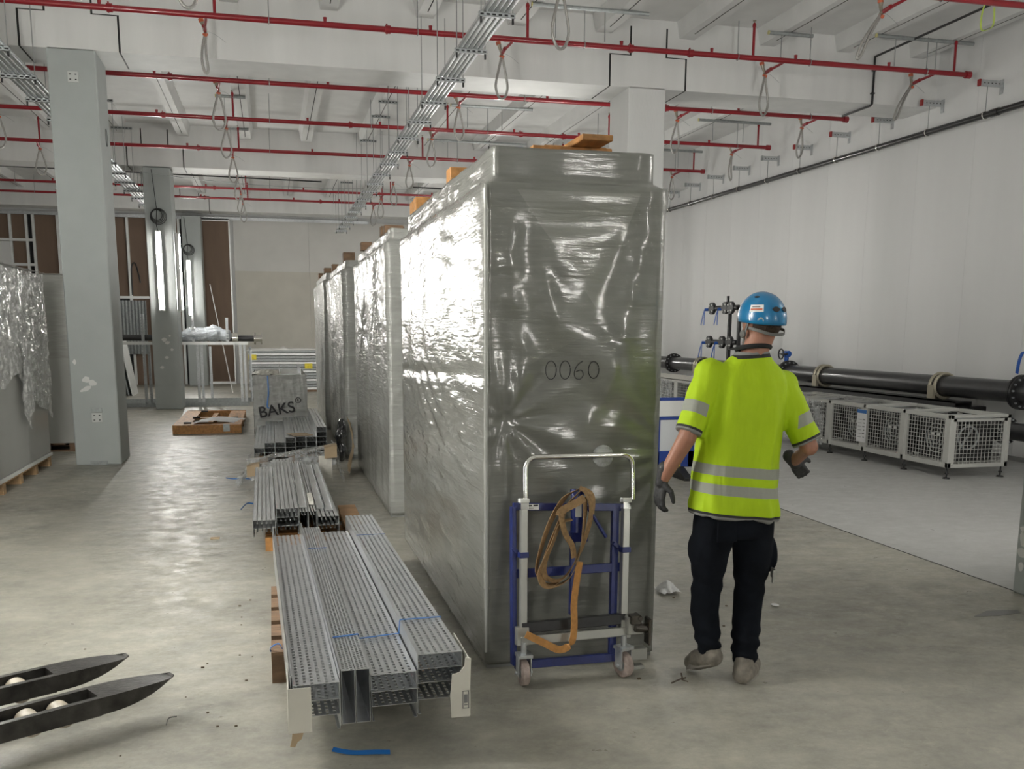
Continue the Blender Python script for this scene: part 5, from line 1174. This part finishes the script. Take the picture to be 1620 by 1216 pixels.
def tf(q):
    z = q[:, 2]; return .004*snoise(q*np.array([6, 6, 6.]), 31, 6)+.006*np.sin(z*95+q[:, 0]*30)*np.exp(-((z-.17)/.08)**2)+.005*np.sin(z*60+q[:, 0]*40)*np.exp(-((z-.47)/.06)**2)
tr = fuse('trousers', m, .0085, M_trs, per, 4, tf)
m = MB(); m.box(1.93, 2.03, 3.873, 3.880, .70, .80); m.build('back_pocket', M_trs, per, bevel=.004)
MB().box(2.262, 2.268, 3.93, 3.97, .50, .545).box(2.25, 2.262, 3.925, 3.935, .48, .54).build('pocket_label', M_satin, per, label='small grey label on the pocket')
# shoes
def shoe(heel, toe, lift_h, lift_t, nm='shoe'):
    h, t_ = Vector(heel), Vector(toe); d = (t_-h); d.z = 0; d.normalize(); k = MB()
    P = [h+(t_-h)*f for f in (0.08, .35, .65, .9)]
    capsule(k, [tuple(p+Vector((0, 0, r*.8))) for p, r in zip(P, (.046, .049, .046, .038))], (.047, .052, .050, .038), 18)
    k.tube([tuple(h+Vector((0, 0, .04))+d*.03), tuple(h+Vector((0, 0, .12))+d*.045)], [.049, .047], 16)
    o = fuse(nm, k, .006, mat('dusty_shoe', (.20, .18, .15), .75, var=.3, scale=30), per, 3, lambda q: .002*snoise(q*25, 3))
    s_ = MB(); u = Vector((-d.y, d.x, 0)); ring = [(0, -.030), (0, .030), (.30, .040), (.65, .045), (.9, .03), (1.05, .0), (.9, -.03), (.65, -.045), (.30, -.04)]
    a = [h+(t_-h)*f*1.03+u*w_ for f, w_ in ring]; s_.rings([[tuple(p-Vector((0, 0, .004))) for p in a], [tuple(p+Vector((0, 0, .022))) for p in a]])
    s_.build('sole', mat('pale_sole', (.30, .28, .25), .7), o)
shoe((2.100, 3.905, .004), (2.265, 4.085, .004), 0, 0); shoe((1.985, 3.95, .095), (1.935, 4.13, .012), 0, 0)
# helmet, strap, hair
def hel(): 
    vs = []; nu, nv = 36, 14
    for j in range(nv+1):
        th = (PI*.56)*j/nv; row = []
        for i in range(nu):
            a = 2*PI*i/nu; r = math.sin(th); k = 1+.02*math.sin(2*a)
            drop = -.012*math.sin(a)*j/nv   # brow higher than nape
            row.append(HR @ Vector((.098*r*math.cos(a)*k, -.004+.122*r*math.sin(a), .012+.118*math.cos(th)+drop*(-1))))
        vs.append(row)
    inner = [[HC+Vector((0, 0, .0))+(p-HC)*.955 for p in row] for row in vs[::-1]]
    return MB().rings([[tuple(p) for p in r] for r in vs+inner], caps=False)
hm = hel().build('helmet', mat('blue_helmet_shell', (.0, .16, .36), .28, coat=.6), per, smooth='all')
def onhel(az, el, out=.002):
    c_, s_ = math.cos(az), math.sin(az); r = math.cos(el); return Vector((.098*r*c_, -.004+.122*r*s_, .012+.118*math.sin(el)))*(1+out/.1)
def patch(az0, az1, el0, el1, m_, nm, lens=True, n=8, out=.0015, lab=None):
    k = MB(); R = []
    for i in range(n+1):
        f = i/n; az = az0+(az1-az0)*f; hh = (math.sin(PI*f)**.6 if lens else 1); ec = (el0+el1)/2; eh = (el1-el0)/2*max(hh, .05)
        R.append([HR @ onhel(az, ec-eh, out), HR @ onhel(az, ec+eh, out), HR @ onhel(az, ec+eh, out-.002), HR @ onhel(az, ec-eh, out-.002)])
    k.rings([[tuple(p) for p in r] for r in R]); k.build(nm, m_, hm, label=lab)
patch(-PI/2-.45, -PI/2-.07, .22, .42, M_dark, 'vent', lab='dark vent slot'); patch(-PI/2+.07, -PI/2+.45, .22, .42, M_dark, 'vent', lab='dark vent slot')
patch(PI+.15, PI+.75, .22, .50, M_white, 'sticker', False, lab='white sticker with red print')
patch(PI+.2, PI+.7, .29, .35, M_orange, 'sticker_print', False, out=.0022); patch(PI+.25, PI+.6, .40, .44, mat('print_grey', (.2, .2, .2), .7), 'sticker_print', False, out=.0022)
patch(PI+.52, PI+.78, -.22, .02, M_galvd, 'clip'); patch(-.5, -.1, .62, .72, M_dark, 'vent'); patch(PI+.1, PI+.5, .85, .95, M_dark, 'vent')
m = MB()
for s in (-1, 1):
    m.ribbon(smooth_path([hp(s*.09, -.01, -.01), hp(s*.087, .01, -.06), hp(s*.05, .055, -.115), hp(0, .075, -.125)], 5), (0, 1, .3), .016, .002)
m.ribbon(smooth_path([hp(-.089, .0, -.03), hp(-.082, -.06, -.042), hp(-.045, -.098, -.058), hp(0, -.108, -.062), hp(.045, -.098, -.058), hp(.082, -.06, -.042), hp(.089, 0, -.03)], 5), (0, 0, 1), .013, .002)
m.sphere(hp(-.09, .02, -.06), (.012, .02, .018), 10, 8)
m.build('chin_strap', mat('grey_strap', (.13, .13, .12), .6), per)
m = MB(); k = MB().sphere((0, 0, 0), (.079, .098, .09), 20, 14); 
T = HR @ Matrix.Translation((0, -.004, -.005)); 
for f in k.f:
    c_ = sum((Vector(k.v[i]) for i in f), Vector())/len(f)
    if c_.y < .01 and c_.z > -.062-.03*(c_.y < -.06): m.add([T @ Vector(k.v[i]) for i in f], [tuple(range(len(f)))])
m.build('hair', mat('short_brown_hair', (.035, .02, .012), .8, var=.4, scale=80, bump=.5, bscale=200), per)
m = MB(); m.tube([(2.128+.075*math.cos(a), 3.99+.07*math.sin(a), 1.572-.012*math.sin(a)) for a in np.linspace(0, 2*PI, 26)], .011, 8); m.build('neck_band', mat('black_cloth', (.012, .012, .013), .85), per, smooth=True)
# gloved hands
M_glove = mat('dark_grey_glove', (.035, .035, .036), .6, bump=.3, bscale=80)
def glove(W, palm_dir, across, curl, side, nm='glove'):
    """palm from wrist W along palm_dir, fingers fanned across, curling towards 'curl'"""
    W = Vector(W); d = Vector(palm_dir).normalized(); a = Vector(across); a = (a-d*a.dot(d)).normalized(); c_ = Vector(curl); c_ = (c_-d*c_.dot(d)-a*c_.dot(a)).normalized()
    k = MB(); capsule(k, [W-d*.055, W-d*.01, W+d*.015], [.0315, .030, .029], 14)
    for s in (-1.2, -.4, .4, 1.2): capsule(k, [W+d*.01+a*.010*s, W+d*.05+a*.016*s, W+d*.085+a*.0185*s], [.015, .0155, .0125], 12)
    for s, ln in ((-1.2, .062), (-.4, .075), (.4, .080), (1.2, .070)):
        b0 = W+d*.085+a*.0185*s; sp_ = (d+a*.06*s).normalized(); b1 = b0+sp_*ln*.45+c_*.008; b2 = b1+(sp_*.8+c_*.6).normalized()*ln*.33; b3 = b2+(sp_*.45+c_*.9).normalized()*ln*.24
        capsule(k, [b0, b1, b2, b3], [.0115, .0105, .0095, .008], 10)
    b0 = W+d*.022+a*.022*side; b1 = b0+(d*.55+a*side*.75+c_*.35).normalized()*.042; b2 = b1+(d*.9+a*side*.15+c_*.4).normalized()*.033; b3 = b2+(d*.9+c_*.4).normalized()*.02
    capsule(k, [b0, b1, b2, b3], [.0165, .0135, .0115, .009], 10)
    return fuse(nm, k, .0032, M_glove, per, 2)
dl = (Vector(WL)-Vector(EL)).normalized()
glove(Vector(WL)+dl*.0, (-.10, .12, -1), (.35, -.95, 0), (.9, .4, -.1), 1)
glove(Vector(WR)+Vector((.005, .01, -.01)), (.62, .30, -.55), (.75, -.3, .5), (-.4, .8, -.3), 1)

# ================================================================ SMALL LITTER ON THE FLOOR
o = crumple(lambda u, v: (2.33+.13*u, 5.40+.16*v, .02+.05*math.sin(u*3.1)*math.sin(v*3.1)), 16, 14, .02, 101, M_paper, 'crumpled_paper', None, 9); tag(o, 'crumpled white paper on the floor between the big cabinet and the worker', 'paper')
m = MB().tube(smooth_path([(1.78, 3.98, .006), (1.83, 4.0, .012), (1.87, 4.02, .01)], 4), .004, 6).tube([(1.845, 4.0, .01), (1.85, 4.03, .03)], .004, 6).tube([(1.84, 4.0, .01), (1.86, 3.97, .008)], .003, 6)
tag(m.build('twig', mat('twig_brown', (.08, .06, .045), .8)), 'small brown twig-like scrap on the floor left of the worker', 'scrap')
def strip(lab, pts, m_=M_strap, w_=.012): tag(MB().ribbon(smooth_path(pts, 5), (0, .5, 1), w_, .002).build('strap_scrap', m_), lab, 'scrap', 'strap scraps on the floor')
strip('blue strap scrap on the floor left of the far bundle, upper one', [(-.55, 10.95, .01), (-.47, 10.8, .02), (-.35, 10.85, .012), (-.28, 10.8, .01)])
strip('blue strap scrap on the floor left of the middle bundle', [(-.33, 8.9, .02), (-.28, 9.15, .03), (-.22, 9.2, .015)])
strip('thin blue strap scrap on the floor right of the big cabinet', [(3.42, 8.2, .01), (3.46, 8.35, .02), (3.55, 8.45, .01)], w_=.008)
strip('thin black wire scrap on the floor right of the pallet jack', [(-.49, 4.02, .004), (-.485, 4.08, .01), (-.455, 4.1, .006)], M_blackm, .004)
tag(box(-.53, -.46, 7.74, 7.80, 0, .006).build('cardboard_scrap', M_card), 'small brown cardboard scrap on the open floor, middle of the aisle', 'scrap')
tag(MB().sphere((2.92, 5.05, .006), (.022, .03, .006)).build('floor_scrap', M_paper, smooth=True), 'small white scrap on the floor right of the worker', 'scrap')
tag(MB().prism([(3.95, 4.58), (4.1, 4.66), (4.3, 4.64), (4.28, 4.58), (4.1, 4.56)], 'z', 0, .002).build('floor_stain', mat('wet_stain', (.13, .13, .12), .3)), 'dark wet stain on the floor near the right edge', 'stain')
mm = MB(); rs = np.random.RandomState(3)
for k in range(34):
    x, y = (rs.uniform(-.5, .0), rs.uniform(3.9, 6)) if k < 12 else (rs.uniform(-1.5, 4.2), rs.uniform(3.4, 7))
    if .9 < x < 1.9 and y > 4.3 or (-.1 < x < .8): continue
    r = rs.uniform(.003, .008); mm.box(x-r, x+r, y-r*.7, y+r*.7, 0, r*.8)
o = mm.build('debris', mat('crumb_brown', (.12, .09, .06), .8)); o['kind'] = 'stuff'; o['label'] = 'tiny brown crumbs scattered on the concrete floor'; o['category'] = 'debris'
